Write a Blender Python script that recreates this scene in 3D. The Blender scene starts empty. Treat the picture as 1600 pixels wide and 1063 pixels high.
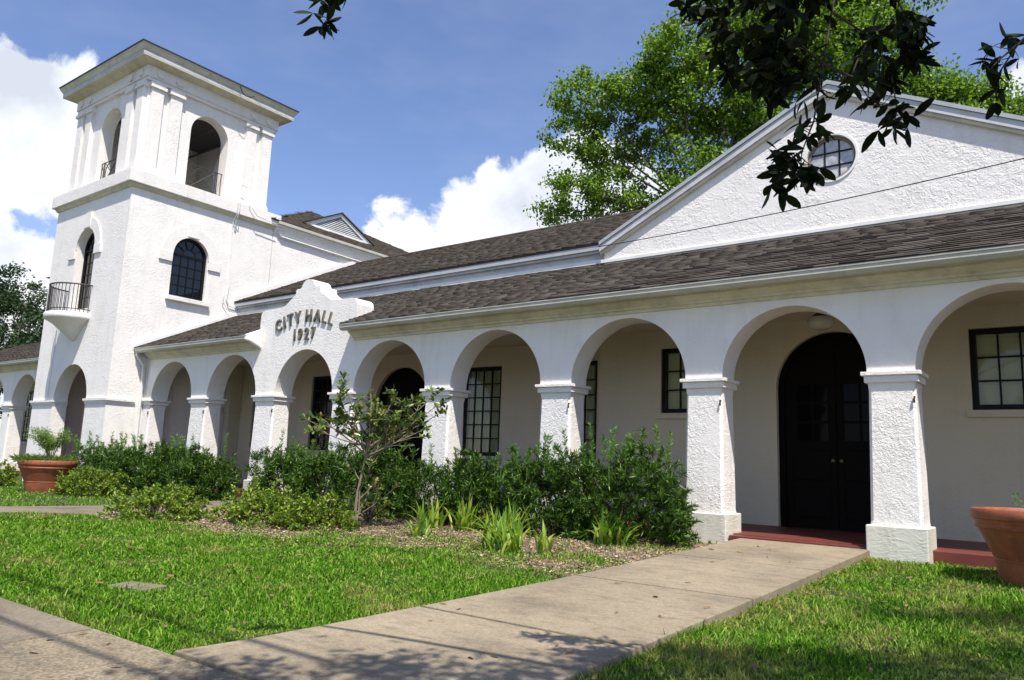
import bpy, bmesh, math, random
import numpy as np
from mathutils import Vector, Matrix

random.seed(7)
RNG = np.random.default_rng(7)
SC = bpy.context.scene
COL = SC.collection
PI = math.pi

# ------------------------------------------------------------------ camera
cam_data = bpy.data.cameras.new('camera')
cam_data.sensor_width = 36.0
cam_data.lens = 36.0 * 1200.5 / 1600.0
cam_data.clip_start = 0.05
cam_data.clip_end = 2000
cam = bpy.data.objects.new('camera', cam_data)
COL.objects.link(cam)
_y, _p, _r = math.radians(37.1535), math.radians(9.1716), math.radians(2.1825)
_fwd = Vector((-math.sin(_y) * math.cos(_p), math.cos(_y) * math.cos(_p), math.sin(_p)))
_rt0 = Vector((math.cos(_y), math.sin(_y), 0))
_up0 = _rt0.cross(_fwd)
_rt = _rt0 * math.cos(_r) + _up0 * math.sin(_r)
_up = _up0 * math.cos(_r) - _rt0 * math.sin(_r)
_m = Matrix((_rt, _up, -_fwd)).transposed().to_4x4()
_m.translation = Vector((0, -9.9, 0.953))
cam.matrix_world = _m
SC.camera = cam

# ------------------------------------------------------------------ sun, sky, exposure
SUN = Vector((1.42, -1.0, 2.95)).normalized()
sun_data = bpy.data.lights.new('sun', 'SUN')
sun_data.energy = 4.1
sun_data.angle = math.radians(0.53)
sun_data.color = (1.0, 0.94, 0.855)
sun = bpy.data.objects.new('sun', sun_data)
COL.objects.link(sun)
sun.rotation_euler = SUN.to_track_quat('Z', 'Y').to_euler()
sun.location = (20, -15, 40)
SC.view_settings.view_transform = 'Standard'
SC.view_settings.look = 'None'
SC.view_settings.exposure = 0.72
SC.view_settings.gamma = 1.0
SC.view_settings.use_curve_mapping = False
SC.cycles.max_bounces = 5
SC.cycles.diffuse_bounces = 3
SC.cycles.glossy_bounces = 3
SC.cycles.transparent_max_bounces = 12
SC.cycles.use_denoising = True

world = bpy.data.worlds.new('World')
SC.world = world
world.use_nodes = True


class NT:
    """small helper to write node trees"""
    def __init__(self, tree):
        self.t = tree
        self.n = tree.nodes
        self.l = tree.links

    def node(self, typ, **kw):
        nd = self.n.new(typ)
        for k, v in kw.items():
            if k.startswith('i_'):
                nd.inputs[k[2:].replace('_', ' ')].default_value = v
            else:
                setattr(nd, k, v)
        return nd

    def link(self, a, b):
        self.l.new(a, b)

    def val(self, x, sock):
        if hasattr(x, 'is_output') or isinstance(x, bpy.types.NodeSocket):
            self.l.new(x, sock)
        else:
            sock.default_value = x

    def math(self, op, a, b=0.0, c=None, clamp=False):
        nd = self.n.new('ShaderNodeMath')
        nd.operation = op
        nd.use_clamp = clamp
        self.val(a, nd.inputs[0])
        self.val(b, nd.inputs[1])
        if c is not None:
            self.val(c, nd.inputs[2])
        return nd.outputs[0]

    def vmath(self, op, a, b=(0, 0, 0), out=0):
        nd = self.n.new('ShaderNodeVectorMath')
        nd.operation = op
        self.val(a, nd.inputs[0])
        if op == 'SCALE':
            self.val(b, nd.inputs['Scale'])
        else:
            self.val(b, nd.inputs[1])
        return nd.outputs[out]

    def noise(self, vec, scale, detail=3.0, rough=0.5, dist=0.0):
        nd = self.n.new('ShaderNodeTexNoise')
        nd.inputs['Scale'].default_value = scale
        nd.inputs['Detail'].default_value = detail
        nd.inputs['Roughness'].default_value = rough
        nd.inputs['Distortion'].default_value = dist
        if vec is not None:
            self.l.new(vec, nd.inputs['Vector'])
        return nd.outputs[0]

    def ramp(self, fac, stops, interp='LINEAR'):
        nd = self.n.new('ShaderNodeValToRGB')
        nd.color_ramp.interpolation = interp
        e = nd.color_ramp.elements
        while len(e) < len(stops):
            e.new(0.5)
        for el, (p, c) in zip(e, stops):
            el.position = p
            el.color = (c[0], c[1], c[2], 1) if hasattr(c, '__len__') else (c, c, c, 1)
        self.l.new(fac, nd.inputs[0])
        return nd.outputs[0]

    def mix(self, fac, a, b, blend='MIX'):
        nd = self.n.new('ShaderNodeMix')
        nd.data_type = 'RGBA'
        nd.blend_type = blend
        self.val(fac, nd.inputs[0])
        for x, s in ((a, nd.inputs[6]), (b, nd.inputs[7])):
            if isinstance(x, tuple):
                s.default_value = (x[0], x[1], x[2], 1)
            else:
                self.l.new(x, s)
        return nd.outputs[2]


def build_sky():
    t = NT(world.node_tree)
    t.n.clear()
    out = t.node('ShaderNodeOutputWorld')
    bg = t.node('ShaderNodeBackground')
    sky = t.node('ShaderNodeTexSky', sky_type='NISHITA')
    sky.sun_disc = False
    sky.sun_elevation = math.asin(SUN.z)
    sky.sun_rotation = math.atan2(SUN.x, SUN.y)
    sky.air_density = 1.0
    sky.dust_density = 0.35
    sky.ozone_density = 2.8
    tc = t.node('ShaderNodeTexCoord')
    d = tc.outputs['Generated']
    # cumulus: soft lumps of vapour placed by direction all around, edges broken up by noise
    n1 = t.noise(d, 13.0, 8.0, 0.58, 0.25)
    n2 = t.noise(d, 3.2, 4.0, 0.5, 0.0)
    lumps = []
    fw = np.array(_fwd); rt = np.array(_rt); up = np.array(_up)
    seen = CLOUDS
    for (az, el, r) in seen:
        lumps.append((az, el, r))
    tot = None
    dd = t.vmath('MULTIPLY', d, (1, 1, 1.25))
    for (az, el, r) in lumps:
        a, e = math.radians(az), math.radians(el)
        c = (math.sin(a) * math.cos(e), math.cos(a) * math.cos(e), 1.25 * math.sin(e))
        dist = t.vmath('DISTANCE', dd, c, out=1)
        v = t.math('SUBTRACT', 1.0, t.math('DIVIDE', dist, r))
        tot = v if tot is None else t.math('SMOOTH_MAX', tot, v, 0.25)
    nn = t.math('MULTIPLY', t.math('SUBTRACT', n1, 0.5), 2.1)
    nn = t.math('ADD', nn, t.math('MULTIPLY', t.math('SUBTRACT', n2, 0.5), 1.0))
    dens = t.math('ADD', tot, nn)
    cov = t.node('ShaderNodeMapRange', interpolation_type='SMOOTHSTEP')
    t.link(dens, cov.inputs[0])
    cov.inputs[1].default_value = 0.02
    cov.inputs[2].default_value = 0.26
    # thin high veil
    veil = t.math('MULTIPLY', t.math('SUBTRACT', t.noise(t.vmath('MULTIPLY', d, (1, 1, 2.5)), 2.1, 5.0, 0.6), 0.42, clamp=True), 0.9)
    # brightness inside the cloud (thick parts of real cumulus go grey)
    n3 = t.noise(t.vmath('ADD', d, (0.03, -0.02, 0.07)), 6.0, 5.0, 0.6)
    ccol = t.ramp(n3, [(0.32, (0.62, 0.66, 0.75)), (0.47, (0.84, 0.87, 0.93)), (0.60, (1.0, 1.0, 1.0))])
    ccol = t.vmath('SCALE', ccol, CLOUD_LUM)
    skyc = t.mix(1.0, sky.outputs[0], SKY_TINT, 'MULTIPLY')
    c1 = t.mix(t.math('MULTIPLY', veil, 0.5, clamp=True), skyc, ccol)
    c2 = t.mix(cov.outputs[0], c1, ccol)
    t.link(c2, bg.inputs[0])
    bg.inputs[1].default_value = 0.148
    t.link(bg.outputs[0], out.inputs[0])


# azimuth (deg, clockwise from +y), elevation, angular radius of the cloud lumps
CLOUDS = [(-71.5, 20.8, .085), (-72, 17.0, .095), (-67.8, 18.0, .07), (-70, 10.2, .085), (-66, 10.5, .065), (-75, 8.5, .10), (-79, 18, .09), (-86, 12, .14),
          (-32.5, 20.0, .09), (-36.5, 17.3, .085), (-40.8, 16.6, .085), (-45, 15.6, .085), (-47.5, 13.5, .07), (-29.5, 17.5, .12), (-36, 13, .12), (-42, 12, .10), (-27, 14, .15),
          (-3, 22.5, .06), (2, 18, .10), (16, 14, .13), (45, 16, .14), (84, 14, .15), (130, 18, .16),
          (172, 13, .16), (215, 20, .15), (248, 14, .15)]
CLOUD_LUM = 4.9
SKY_TINT = (0.70, 0.67, 0.755)
build_sky()


# ------------------------------------------------------------------ materials
MATS = {}


def new_mat(name):
    m = bpy.data.materials.new(name)
    m.use_nodes = True
    t = NT(m.node_tree)
    b = t.n['Principled BSDF']
    MATS[name] = m
    return m, t, b


def stucco(name, col, scale=22.0, depth=0.02, stroke=(1.0, 1.0, 0.55), stain=0.5, strength=0.8):
    m, t, b = new_mat(name)
    tc = t.node('ShaderNodeTexCoord')
    geo = t.node('ShaderNodeNewGeometry')
    pos = geo.outputs['Position']
    p2 = t.vmath('MULTIPLY', pos, stroke)
    warp = t.noise(pos, scale * 0.35, 2.0, 0.5)
    wv = t.node('ShaderNodeCombineXYZ')
    for i in range(3):
        t.link(warp, wv.inputs[i])
    p3 = t.vmath('ADD', p2, t.vmath('SCALE', wv.outputs[0], 0.12))
    n1 = t.noise(p3, scale, 2.5, 0.5, 1.1)
    n1 = t.ramp(n1, [(0.38, 0.0), (0.50, 0.55), (0.62, 1.0)])
    nb = t.ramp(t.noise(t.vmath('MULTIPLY', pos, (stroke[2], stroke[1], stroke[0])), scale * 0.45, 3.0, 0.55, 0.8), [(0.40, 0.0), (0.62, 1.0)])
    msk = t.ramp(t.noise(pos, 1.9, 3.0, 0.6), [(0.36, 0.25), (0.62, 1.0)])
    n1 = t.math('MULTIPLY', t.math('ADD', t.math('MULTIPLY', n1, 0.7), t.math('MULTIPLY', nb, 0.6)), msk)
    n2 = t.noise(pos, scale * 5, 3.0, 0.6)
    h = t.math('ADD', n1, t.math('MULTIPLY', n2, 0.20))
    bp = t.node('ShaderNodeBump')
    bp.inputs['Strength'].default_value = strength
    bp.inputs['Distance'].default_value = depth
    t.link(h, bp.inputs['Height'])
    t.link(bp.outputs[0], b.inputs['Normal'])
    # weather stains: vertical runs and blotches
    s1 = t.noise(t.vmath('MULTIPLY', pos, (3.0, 3.0, 0.35)), 1.6, 5.0, 0.65)
    s2 = t.noise(pos, 0.9, 4.0, 0.6)
    st = t.math('MULTIPLY', t.ramp(s1, [(0.48, 0.0), (0.70, 1.0)]), t.ramp(s2, [(0.40, 0.0), (0.66, 1.0)]))
    st = t.math('MULTIPLY', st, stain)
    dirt = tuple(c * f for c, f in zip(col, (0.66, 0.63, 0.54)))
    c = t.mix(st, col, dirt)
    fine = t.noise(pos, 60.0, 2.0, 0.5)
    c = t.mix(t.math('MULTIPLY', fine, 0.10), c, tuple(k * 0.8 for k in col))
    t.link(c, b.inputs['Base Color'])
    b.inputs['Roughness'].default_value = 0.72
    b.inputs['Specular IOR Level'].default_value = 0.3
    return m


def paint(name, col, rough=0.5, grime=0.35, gscale=3.0, bump=0.0, spec=0.4):
    m, t, b = new_mat(name)
    geo = t.node('ShaderNodeNewGeometry')
    pos = geo.outputs['Position']
    n = t.noise(pos, gscale, 6.0, 0.65, 0.4)
    f = t.ramp(n, [(0.45, 0.0), (0.75, 1.0)])
    n2 = t.noise(t.vmath('MULTIPLY', pos, (1, 1, 8)), gscale * 2.3, 4.0, 0.6)
    f2 = t.ramp(n2, [(0.55, 0.0), (0.72, 1.0)])
    fac = t.math('MULTIPLY', t.math('ADD', f, t.math('MULTIPLY', f2, 0.5)), grime, clamp=True)
    c = t.mix(fac, col, tuple(k * 0.55 for k in col))
    t.link(c, b.inputs['Base Color'])
    b.inputs['Roughness'].default_value = rough
    b.inputs['Specular IOR Level'].default_value = spec
    if bump:
        bp = t.node('ShaderNodeBump')
        bp.inputs['Distance'].default_value = bump
        bp.inputs['Strength'].default_value = 0.7
        t.link(t.noise(pos, 40.0, 5.0, 0.6), bp.inputs['Height'])
        t.link(bp.outputs[0], b.inputs['Normal'])
    return m


def leafmat(name, cols, rough=0.45, trans=0.35, spec=0.4, patch=None):
    """cols: list of colours, one picked per leaf; patch=(colour, scale) adds dry areas"""
    m, t, b = new_mat(name)
    geo = t.node('ShaderNodeNewGeometry')
    oi = t.node('ShaderNodeObjectInfo')
    rnd = t.math('FRACT', t.math('ADD', geo.outputs['Random Per Island'], oi.outputs['Random']))
    k = len(cols)
    c = t.ramp(rnd, [(i / max(1, k - 1), cols[i]) for i in range(k)])
    if patch:
        n = t.noise(geo.outputs['Position'], patch[1], 5.0, 0.65)
        sx = t.node('ShaderNodeSeparateXYZ')
        t.link(geo.outputs['Position'], sx.inputs[0])
        n = t.math('ADD', n, t.math('MULTIPLY', t.math('ADD', sx.outputs[0], 3.2, clamp=True), 0.075))
        f = t.ramp(n, [(patch[2], 0.0), (patch[2] + 0.16, 1.0)])
        f = t.math('MULTIPLY', f, t.ramp(t.math('FRACT', t.math('MULTIPLY', rnd, 7.31)), [(0.2, 0.15), (0.8, 0.9)]))
        c = t.mix(f, c, patch[0])
    t.link(c, b.inputs['Base Color'])
    b.inputs['Roughness'].default_value = rough
    b.inputs['Specular IOR Level'].default_value = spec
    tr = t.node('ShaderNodeBsdfTranslucent')
    t.link(t.mix(0.5, c, t.vmath('MULTIPLY', c, (1.3, 1.5, 0.5))), tr.inputs[0])
    mx = t.node('ShaderNodeMixShader')
    mx.inputs[0].default_value = trans
    t.link(b.outputs[0], mx.inputs[1])
    t.link(tr.outputs[0], mx.inputs[2])
    t.link(mx.outputs[0], t.n['Material Output'].inputs[0])
    return m


stucco('stucco', (0.83, 0.80, 0.76), 36.0, 0.0065, (1.0, 1.0, 0.6), 0.42)
stucco('stucco_gable', (0.83, 0.80, 0.76), 21.0, 0.0078, (1.0, 1.0, 0.8), 0.5)
stucco('stucco_pillar', (0.83, 0.80, 0.76), 32.0, 0.0088, (0.8, 1.0, 1.0), 0.4)
stucco('stucco_smooth', (0.80, 0.77, 0.73), 30.0, 0.006, (1, 1, 1), 0.45)
stucco('stucco_plinth', (0.66, 0.65, 0.57), 18.0, 0.004, (0.5, 0.5, 1.6), 0.9)
stucco('stucco_shaded', (0.64, 0.585, 0.455), 26.0, 0.005, (1, 1, 1), 0.3)  # white stucco darkened and warmed: porch shade and bounce put into the colour
paint('trim_white', (0.80, 0.79, 0.76), 0.5, 0.25)
paint('trim_cream', (0.65, 0.61, 0.46), 0.55, 0.7)
paint('trim_weathered', (0.56, 0.57, 0.58), 0.6, 0.95, 1.6)
paint('gutter_paint', (0.50, 0.49, 0.42), 0.5, 0.6, 2.2)
paint('frame_black', (0.008, 0.007, 0.007), 0.5, 0.2, 3.0, 0.0, 0.2)
paint('door_wood', (0.007, 0.0055, 0.005), 0.6, 0.4, 4.0, 0.0, 0.06)
paint('iron', (0.045, 0.037, 0.033), 0.6, 0.5, 9.0)
paint('bronze_letter', (0.12, 0.11, 0.085), 0.5, 0.5, 12.0)
paint('red_floor', (0.155, 0.040, 0.030), 0.5, 0.5, 3.0)
paint('blind', (0.84, 0.81, 0.66), 0.6, 0.1)
paint('curtain', (0.60, 0.59, 0.46), 0.8, 0.2)
paint('metal_drip', (0.42, 0.44, 0.46), 0.35, 0.4, 2.0)
paint('cable_black', (0.02, 0.02, 0.02), 0.6, 0.1)
paint('pipe_white', (0.72, 0.72, 0.70), 0.5, 0.5)
paint('wood_pole', (0.12, 0.085, 0.06), 0.85, 0.5, 6.0)
paint('knob_brass', (0.16, 0.12, 0.06), 0.35, 0.3)
paint('lamp_globe', (0.50, 0.50, 0.46), 0.2, 0.2)
paint('soil', (0.05, 0.035, 0.025), 0.95, 0.6, 10.0, 0.01)
paint('brick_red', (0.30, 0.10, 0.06), 0.85, 0.5, 14.0, 0.004)
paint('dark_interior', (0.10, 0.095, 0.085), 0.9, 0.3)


def make_terracotta():
    m, t, b = new_mat('terracotta')
    geo = t.node('ShaderNodeNewGeometry')
    pos = geo.outputs['Position']
    n = t.noise(pos, 5.0, 6.0, 0.6)
    c = t.ramp(n, [(0.3, (0.22, 0.058, 0.024)), (0.55, (0.31, 0.088, 0.036)), (0.8, (0.37, 0.125, 0.06))])
    n2 = t.noise(pos, 26.0, 3.0, 0.6)
    c = t.mix(t.ramp(n2, [(0.62, 0.0), (0.74, 0.5)]), c, (0.42, 0.24, 0.16))
    n3 = t.noise(t.vmath('MULTIPLY', pos, (1, 1, 0.5)), 3.4, 6.0, 0.7)
    c = t.mix(t.ramp(n3, [(0.52, 0.0), (0.70, 0.55)]), c, (0.13, 0.07, 0.045))
    t.link(c, b.inputs['Base Color'])
    b.inputs['Roughness'].default_value = 0.6
    bp = t.node('ShaderNodeBump')
    bp.inputs['Distance'].default_value = 0.004
    t.link(n2, bp.inputs['Height'])
    t.link(bp.outputs[0], b.inputs['Normal'])


def make_concrete(name, col, agg):
    m, t, b = new_mat(name)
    geo = t.node('ShaderNodeNewGeometry')
    pos = geo.outputs['Position']
    big = t.noise(pos, 0.9, 5.0, 0.62)
    c = t.ramp(big, [(0.30, tuple(k * 0.62 for k in col)), (0.5, col), (0.72, tuple(min(1, k * 1.22) for k in col))])
    mid = t.noise(t.vmath('MULTIPLY', pos, (1.0, 2.2, 1)), 4.5, 6.0, 0.7)
    c = t.mix(t.ramp(mid, [(0.50, 0.0), (0.68, 0.55)]), c, tuple(k * 0.50 for k in col))
    stn = t.noise(t.vmath('MULTIPLY', pos, (1.0, 5.0, 1)), 1.1, 6.0, 0.72)
    c = t.mix(t.ramp(stn, [(0.56, 0.0), (0.70, 0.55)]), c, (0.10, 0.09, 0.075))
    v = t.node('ShaderNodeTexVoronoi')
    v.inputs['Scale'].default_value = 70.0
    t.link(pos, v.inputs['Vector'])
    sp = t.node('ShaderNodeSeparateColor')
    t.link(v.outputs['Color'], sp.inputs[0])
    peb = t.ramp(sp.outputs[0], [(0.0, 0.35), (0.5, 0.9), (1.0, 1.6)])
    c = t.mix(agg, c, t.vmath('MULTIPLY', c, peb))
    gr = t.noise(pos, 160.0, 3.0, 0.6)
    c = t.mix(t.ramp(gr, [(0.55, 0.0), (0.72, 0.35)]), c, tuple(k * 0.35 for k in col))
    t.link(c, b.inputs['Base Color'])
    b.inputs['Roughness'].default_value = 0.88
    bp = t.node('ShaderNodeBump')
    bp.inputs['Distance'].default_value = 0.006
    bp.inputs['Strength'].default_value = 0.6
    t.link(t.math('ADD', gr, t.math('MULTIPLY', mid, 1.0)), bp.inputs['Height'])
    t.link(bp.outputs[0], b.inputs['Normal'])


def make_ground():
    m, t, b = new_mat('lawn_soil')
    geo = t.node('ShaderNodeNewGeometry')
    pos = geo.outputs['Position']
    n = t.noise(pos, 2.2, 6.0, 0.65)
    c = t.ramp(n, [(0.35, (0.045, 0.075, 0.018)), (0.55, (0.075, 0.085, 0.030)), (0.72, (0.16, 0.12, 0.065))])
    n2 = t.noise(pos, 45.0, 4.0, 0.65)
    c = t.mix(t.ramp(n2, [(0.35, 0.65), (0.6, 0.0)]), c, (0.022, 0.028, 0.010))
    t.link(c, b.inputs['Base Color'])
    b.inputs['Roughness'].default_value = 0.95
    bp = t.node('ShaderNodeBump')
    bp.inputs['Distance'].default_value = 0.03
    t.link(n2, bp.inputs['Height'])
    t.link(bp.outputs[0], b.inputs['Normal'])
    m, t, b = new_mat('mulch_bed')
    geo = t.node('ShaderNodeNewGeometry')
    pos = geo.outputs['Position']
    n2 = t.noise(t.vmath('MULTIPLY', pos, (1, 1.6, 1)), 38.0, 5.0, 0.7)
    c = t.ramp(n2, [(0.35, (0.06, 0.042, 0.026)), (0.5, (0.20, 0.15, 0.10)), (0.66, (0.38, 0.31, 0.22))])
    t.link(c, b.inputs['Base Color'])
    b.inputs['Roughness'].default_value = 0.95
    bp = t.node('ShaderNodeBump')
    bp.inputs['Distance'].default_value = 0.02
    t.link(n2, bp.inputs['Height'])
    t.link(bp.outputs[0], b.inputs['Normal'])
    m, t, b = new_mat('chip')
    geo = t.node('ShaderNodeNewGeometry')
    c = t.ramp(geo.outputs['Random Per Island'], [(0.0, (0.05, 0.03, 0.018)), (0.35, (0.20, 0.12, 0.07)), (0.7, (0.40, 0.275, 0.175)), (1.0, (0.64, 0.50, 0.35))])
    t.link(c, b.inputs['Base Color'])
    b.inputs['Roughness'].default_value = 0.9


def make_shingle():
    m, t, b = new_mat('shingle')
    geo = t.node('ShaderNodeNewGeometry')
    oi = t.node('ShaderNodeObjectInfo')
    pos = geo.outputs['Position']
    r = t.math('FRACT', t.math('ADD', geo.outputs['Random Per Island'], oi.outputs['Random']))
    c = t.ramp(r, [(0.0, (0.058, 0.050, 0.042)), (0.3, (0.078, 0.068, 0.057)), (0.6, (0.100, 0.087, 0.073)), (0.85, (0.122, 0.106, 0.090)), (1.0, (0.16, 0.137, 0.112))])
    n = t.noise(pos, 1.3, 5.0, 0.65)
    c = t.mix(t.ramp(n, [(0.45, 0.0), (0.72, 0.45)]), c, (0.115, 0.097, 0.08))
    g = t.noise(pos, 220.0, 2.0, 0.6)
    c = t.mix(t.ramp(g, [(0.4, 0.5), (0.65, 0.0)]), c, (0.03, 0.026, 0.024))
    t.link(c, b.inputs['Base Color'])
    b.inputs['Roughness'].default_value = 0.95
    b.inputs['Specular IOR Level'].default_value = 0.05


def make_glass():
    m, t, b = new_mat('glass_clear')
    gl = t.node('ShaderNodeBsdfGlossy')
    gl.inputs['Roughness'].default_value = 0.02
    tr = t.node('ShaderNodeBsdfTransparent')
    tr.inputs[0].default_value = (0.93, 0.95, 0.90, 1)
    fr = t.node('ShaderNodeFresnel')
    fr.inputs[0].default_value = 1.32
    mx = t.node('ShaderNodeMixShader')
    t.link(fr.outputs[0], mx.inputs[0])
    t.link(tr.outputs[0], mx.inputs[1])
    t.link(gl.outputs[0], mx.inputs[2])
    t.link(mx.outputs[0], t.n['Material Output'].inputs[0])
    m, t, b = new_mat('glass_dark')
    b.inputs['Base Color'].default_value = (0.006, 0.008, 0.011, 1)
    b.inputs['Roughness'].default_value = 0.03
    b.inputs['IOR'].default_value = 1.5
    m, t, b = new_mat('glass_door')
    b.inputs['Base Color'].default_value = (0.004, 0.004, 0.004, 1)
    b.inputs['Roughness'].default_value = 0.05
    b.inputs['IOR'].default_value = 1.14
    m, t, b = new_mat('glass_frosted')
    geo = t.node('ShaderNodeNewGeometry')
    n = t.noise(geo.outputs['Position'], 7.0, 4.0, 0.6)
    t.link(t.ramp(n, [(0.35, (0.30, 0.32, 0.36)), (0.6, (0.55, 0.55, 0.56)), (0.75, (0.66, 0.63, 0.55))]), b.inputs['Base Color'])
    b.inputs['Roughness'].default_value = 0.12


make_terracotta()
make_concrete('concrete_path', (0.285, 0.232, 0.155), 0.25)
make_concrete('concrete_walk', (0.24, 0.195, 0.125), 0.55)
make_concrete('concrete_grey', (0.20, 0.165, 0.115), 0.30)
make_ground()
make_shingle()
make_glass()
paint('bark', (0.13, 0.10, 0.075), 0.95, 0.7, 8.0, 0.02)
paint('bark_pale', (0.22, 0.18, 0.135), 0.9, 0.6, 10.0, 0.006)
paint('bark_dark', (0.055, 0.045, 0.035), 0.95, 0.6, 9.0, 0.01)
leafmat('grass_blade', [(0.018, 0.066, 0.003), (0.055, 0.165, 0.007), (0.110, 0.270, 0.014), (0.21, 0.40, 0.035), (0.40, 0.47, 0.12)], 0.6, 0.38, 0.06,
        ((0.46, 0.36, 0.15), 1.15, 0.535))
leafmat('leaf_oak', [(0.048, 0.100, 0.012), (0.11, 0.205, 0.020), (0.185, 0.305, 0.032), (0.31, 0.43, 0.06)], 0.45, 0.40)
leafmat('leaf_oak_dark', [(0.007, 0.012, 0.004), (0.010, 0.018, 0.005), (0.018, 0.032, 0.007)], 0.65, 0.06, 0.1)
leafmat('leaf_far', [(0.018, 0.040, 0.012), (0.03, 0.062, 0.018), (0.05, 0.09, 0.022)], 0.6, 0.25)
leafmat('leaf_podocarpus', [(0.014, 0.038, 0.005), (0.028, 0.072, 0.008), (0.055, 0.120, 0.012), (0.13, 0.24, 0.026)], 0.42, 0.18, 0.28)
leafmat('leaf_new', [(0.10, 0.22, 0.03), (0.16, 0.30, 0.05)], 0.4, 0.4)
leafmat('leaf_azalea', [(0.040, 0.085, 0.008), (0.09, 0.165, 0.014), (0.17, 0.275, 0.024), (0.31, 0.42, 0.05), (0.24, 0.21, 0.05)], 0.38, 0.3)
leafmat('leaf_strap', [(0.09, 0.20, 0.02), (0.16, 0.30, 0.03), (0.27, 0.42, 0.05), (0.45, 0.45, 0.08)], 0.35, 0.45)
leafmat('leaf_magnolia', [(0.022, 0.055, 0.010), (0.045, 0.10, 0.016), (0.09, 0.16, 0.024), (0.18, 0.26, 0.045), (0.24, 0.17, 0.05)], 0.32, 0.25, 0.5)
leafmat('leaf_fern', [(0.11, 0.20, 0.035), (0.18, 0.29, 0.05), (0.26, 0.36, 0.09)], 0.5, 0.45)


# ------------------------------------------------------------------ mesh helpers
class MB:
    """collects faces for ONE mesh object"""
    def __init__(self):
        self.v = []
        self.f = []

    def add(self, verts, faces):
        o = len(self.v)
        self.v.extend([tuple(p) for p in verts])
        self.f.extend([tuple(i + o for i in f) for f in faces])

    def box(self, x0, x1, y0, y1, z0, z1):
        self.add([(x0, y0, z0), (x1, y0, z0), (x1, y1, z0), (x0, y1, z0), (x0, y0, z1), (x1, y0, z1), (x1, y1, z1), (x0, y1, z1)],
                 [(0, 3, 2, 1), (4, 5, 6, 7), (0, 1, 5, 4), (1, 2, 6, 5), (2, 3, 7, 6), (3, 0, 4, 7)])

    def frustum(self, a, za, b, zb):
        """a, b = (x0,x1,y0,y1) rectangles at heights za, zb"""
        r = lambda q, z: [(q[0], q[2], z), (q[1], q[2], z), (q[1], q[3], z), (q[0], q[3], z)]
        self.add(r(a, za) + r(b, zb), [(0, 3, 2, 1), (4, 5, 6, 7), (0, 1, 5, 4), (1, 2, 6, 5), (2, 3, 7, 6), (3, 0, 4, 7)])

    def prism(self, poly, fn, d0, d1, skip=None, caps=(True, True)):
        """poly: [(u,v)] ; fn(u,v,d)->xyz"""
        n = len(poly)
        vs = [fn(u, v, d0) for u, v in poly] + [fn(u, v, d1) for u, v in poly]
        fs = []
        if caps[0]:
            fs.append(tuple(range(n)))
        if caps[1]:
            fs.append(tuple(range(2 * n - 1, n - 1, -1)))
        for i in range(n):
            j = (i + 1) % n
            if skip and skip(poly[i], poly[j]):
                continue
            fs.append((i, i + n, j + n, j))
        self.add(vs, fs)

    def tube(self, pts, rad, seg=6, closed=False):
        pts = [Vector(p) for p in pts]
        n = len(pts)
        rads = rad if hasattr(rad, '__len__') else [rad] * n
        rings = []
        prev = None
        for i, p in enumerate(pts):
            if closed:
                t = (pts[(i + 1) % n] - pts[i - 1]).normalized()
            else:
                t = (pts[min(i + 1, n - 1)] - pts[max(i - 1, 0)]).normalized()
            if prev is None:
                a = Vector((0, 0, 1)) if abs(t.z) < 0.9 else Vector((1, 0, 0))
                u = t.cross(a).normalized()
            else:
                u = (prev - t * prev.dot(t)).normalized()
            prev = u
            w = t.cross(u)
            rings.append([p + (u * math.cos(2 * PI * k / seg) + w * math.sin(2 * PI * k / seg)) * rads[i] for k in range(seg)])
        vs = [q for r in rings for q in r]
        fs = []
        m = n if closed else n - 1
        for i in range(m):
            a, b = i * seg, ((i + 1) % n) * seg
            for k in range(seg):
                k2 = (k + 1) % seg
                fs.append((a + k, a + k2, b + k2, b + k))
        if not closed:
            fs.append(tuple(range(seg - 1, -1, -1)))
            fs.append(tuple((n - 1) * seg + k for k in range(seg)))
        self.add(vs, fs)

    def lathe(self, prof, c=(0, 0, 0), seg=40, a0=0.0, a1=2 * PI, cap=True):
        full = abs(a1 - a0 - 2 * PI) < 1e-6
        cols = seg if full else seg + 1
        vs = []
        for r, z in prof:
            for k in range(cols):
                a = a0 + (a1 - a0) * k / seg
                vs.append((c[0] + r * math.cos(a), c[1] + r * math.sin(a), c[2] + z))
        fs = []
        for i in range(len(prof) - 1):
            for k in range(seg):
                k2 = (k + 1) % cols
                fs.append((i * cols + k, i * cols + k2, (i + 1) * cols + k2, (i + 1) * cols + k))
        if cap:
            fs.append(tuple(range(cols - 1, -1, -1)))
            fs.append(tuple((len(prof) - 1) * cols + k for k in range(cols)))
        self.add(vs, fs)

    def mesh(self, name, mat=None, smooth=False):
        me = bpy.data.meshes.new(name)
        me.from_pydata(self.v, [], self.f)
        bm = bmesh.new()
        bm.from_mesh(me)
        bmesh.ops.remove_doubles(bm, verts=bm.verts, dist=1e-5)
        bmesh.ops.recalc_face_normals(bm, faces=bm.faces)
        bm.to_mesh(me)
        bm.free()
        if mat:
            me.materials.append(MATS[mat])
        if smooth:
            for p in me.polygons:
                p.use_smooth = True
            try:
                me.set_sharp_from_angle(angle=math.radians(40))
            except Exception:
                pass
        return me

    def build(self, name, mat, parent=None, smooth=False, bevel=0.0):
        o = bpy.data.objects.new(name, self.mesh(name, mat, smooth))
        COL.objects.link(o)
        o.parent = parent
        if bevel:
            b = o.modifiers.new('bevel', 'BEVEL')
            b.width = bevel
            b.segments = 2
            b.limit_method = 'ANGLE'
        return o


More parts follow.
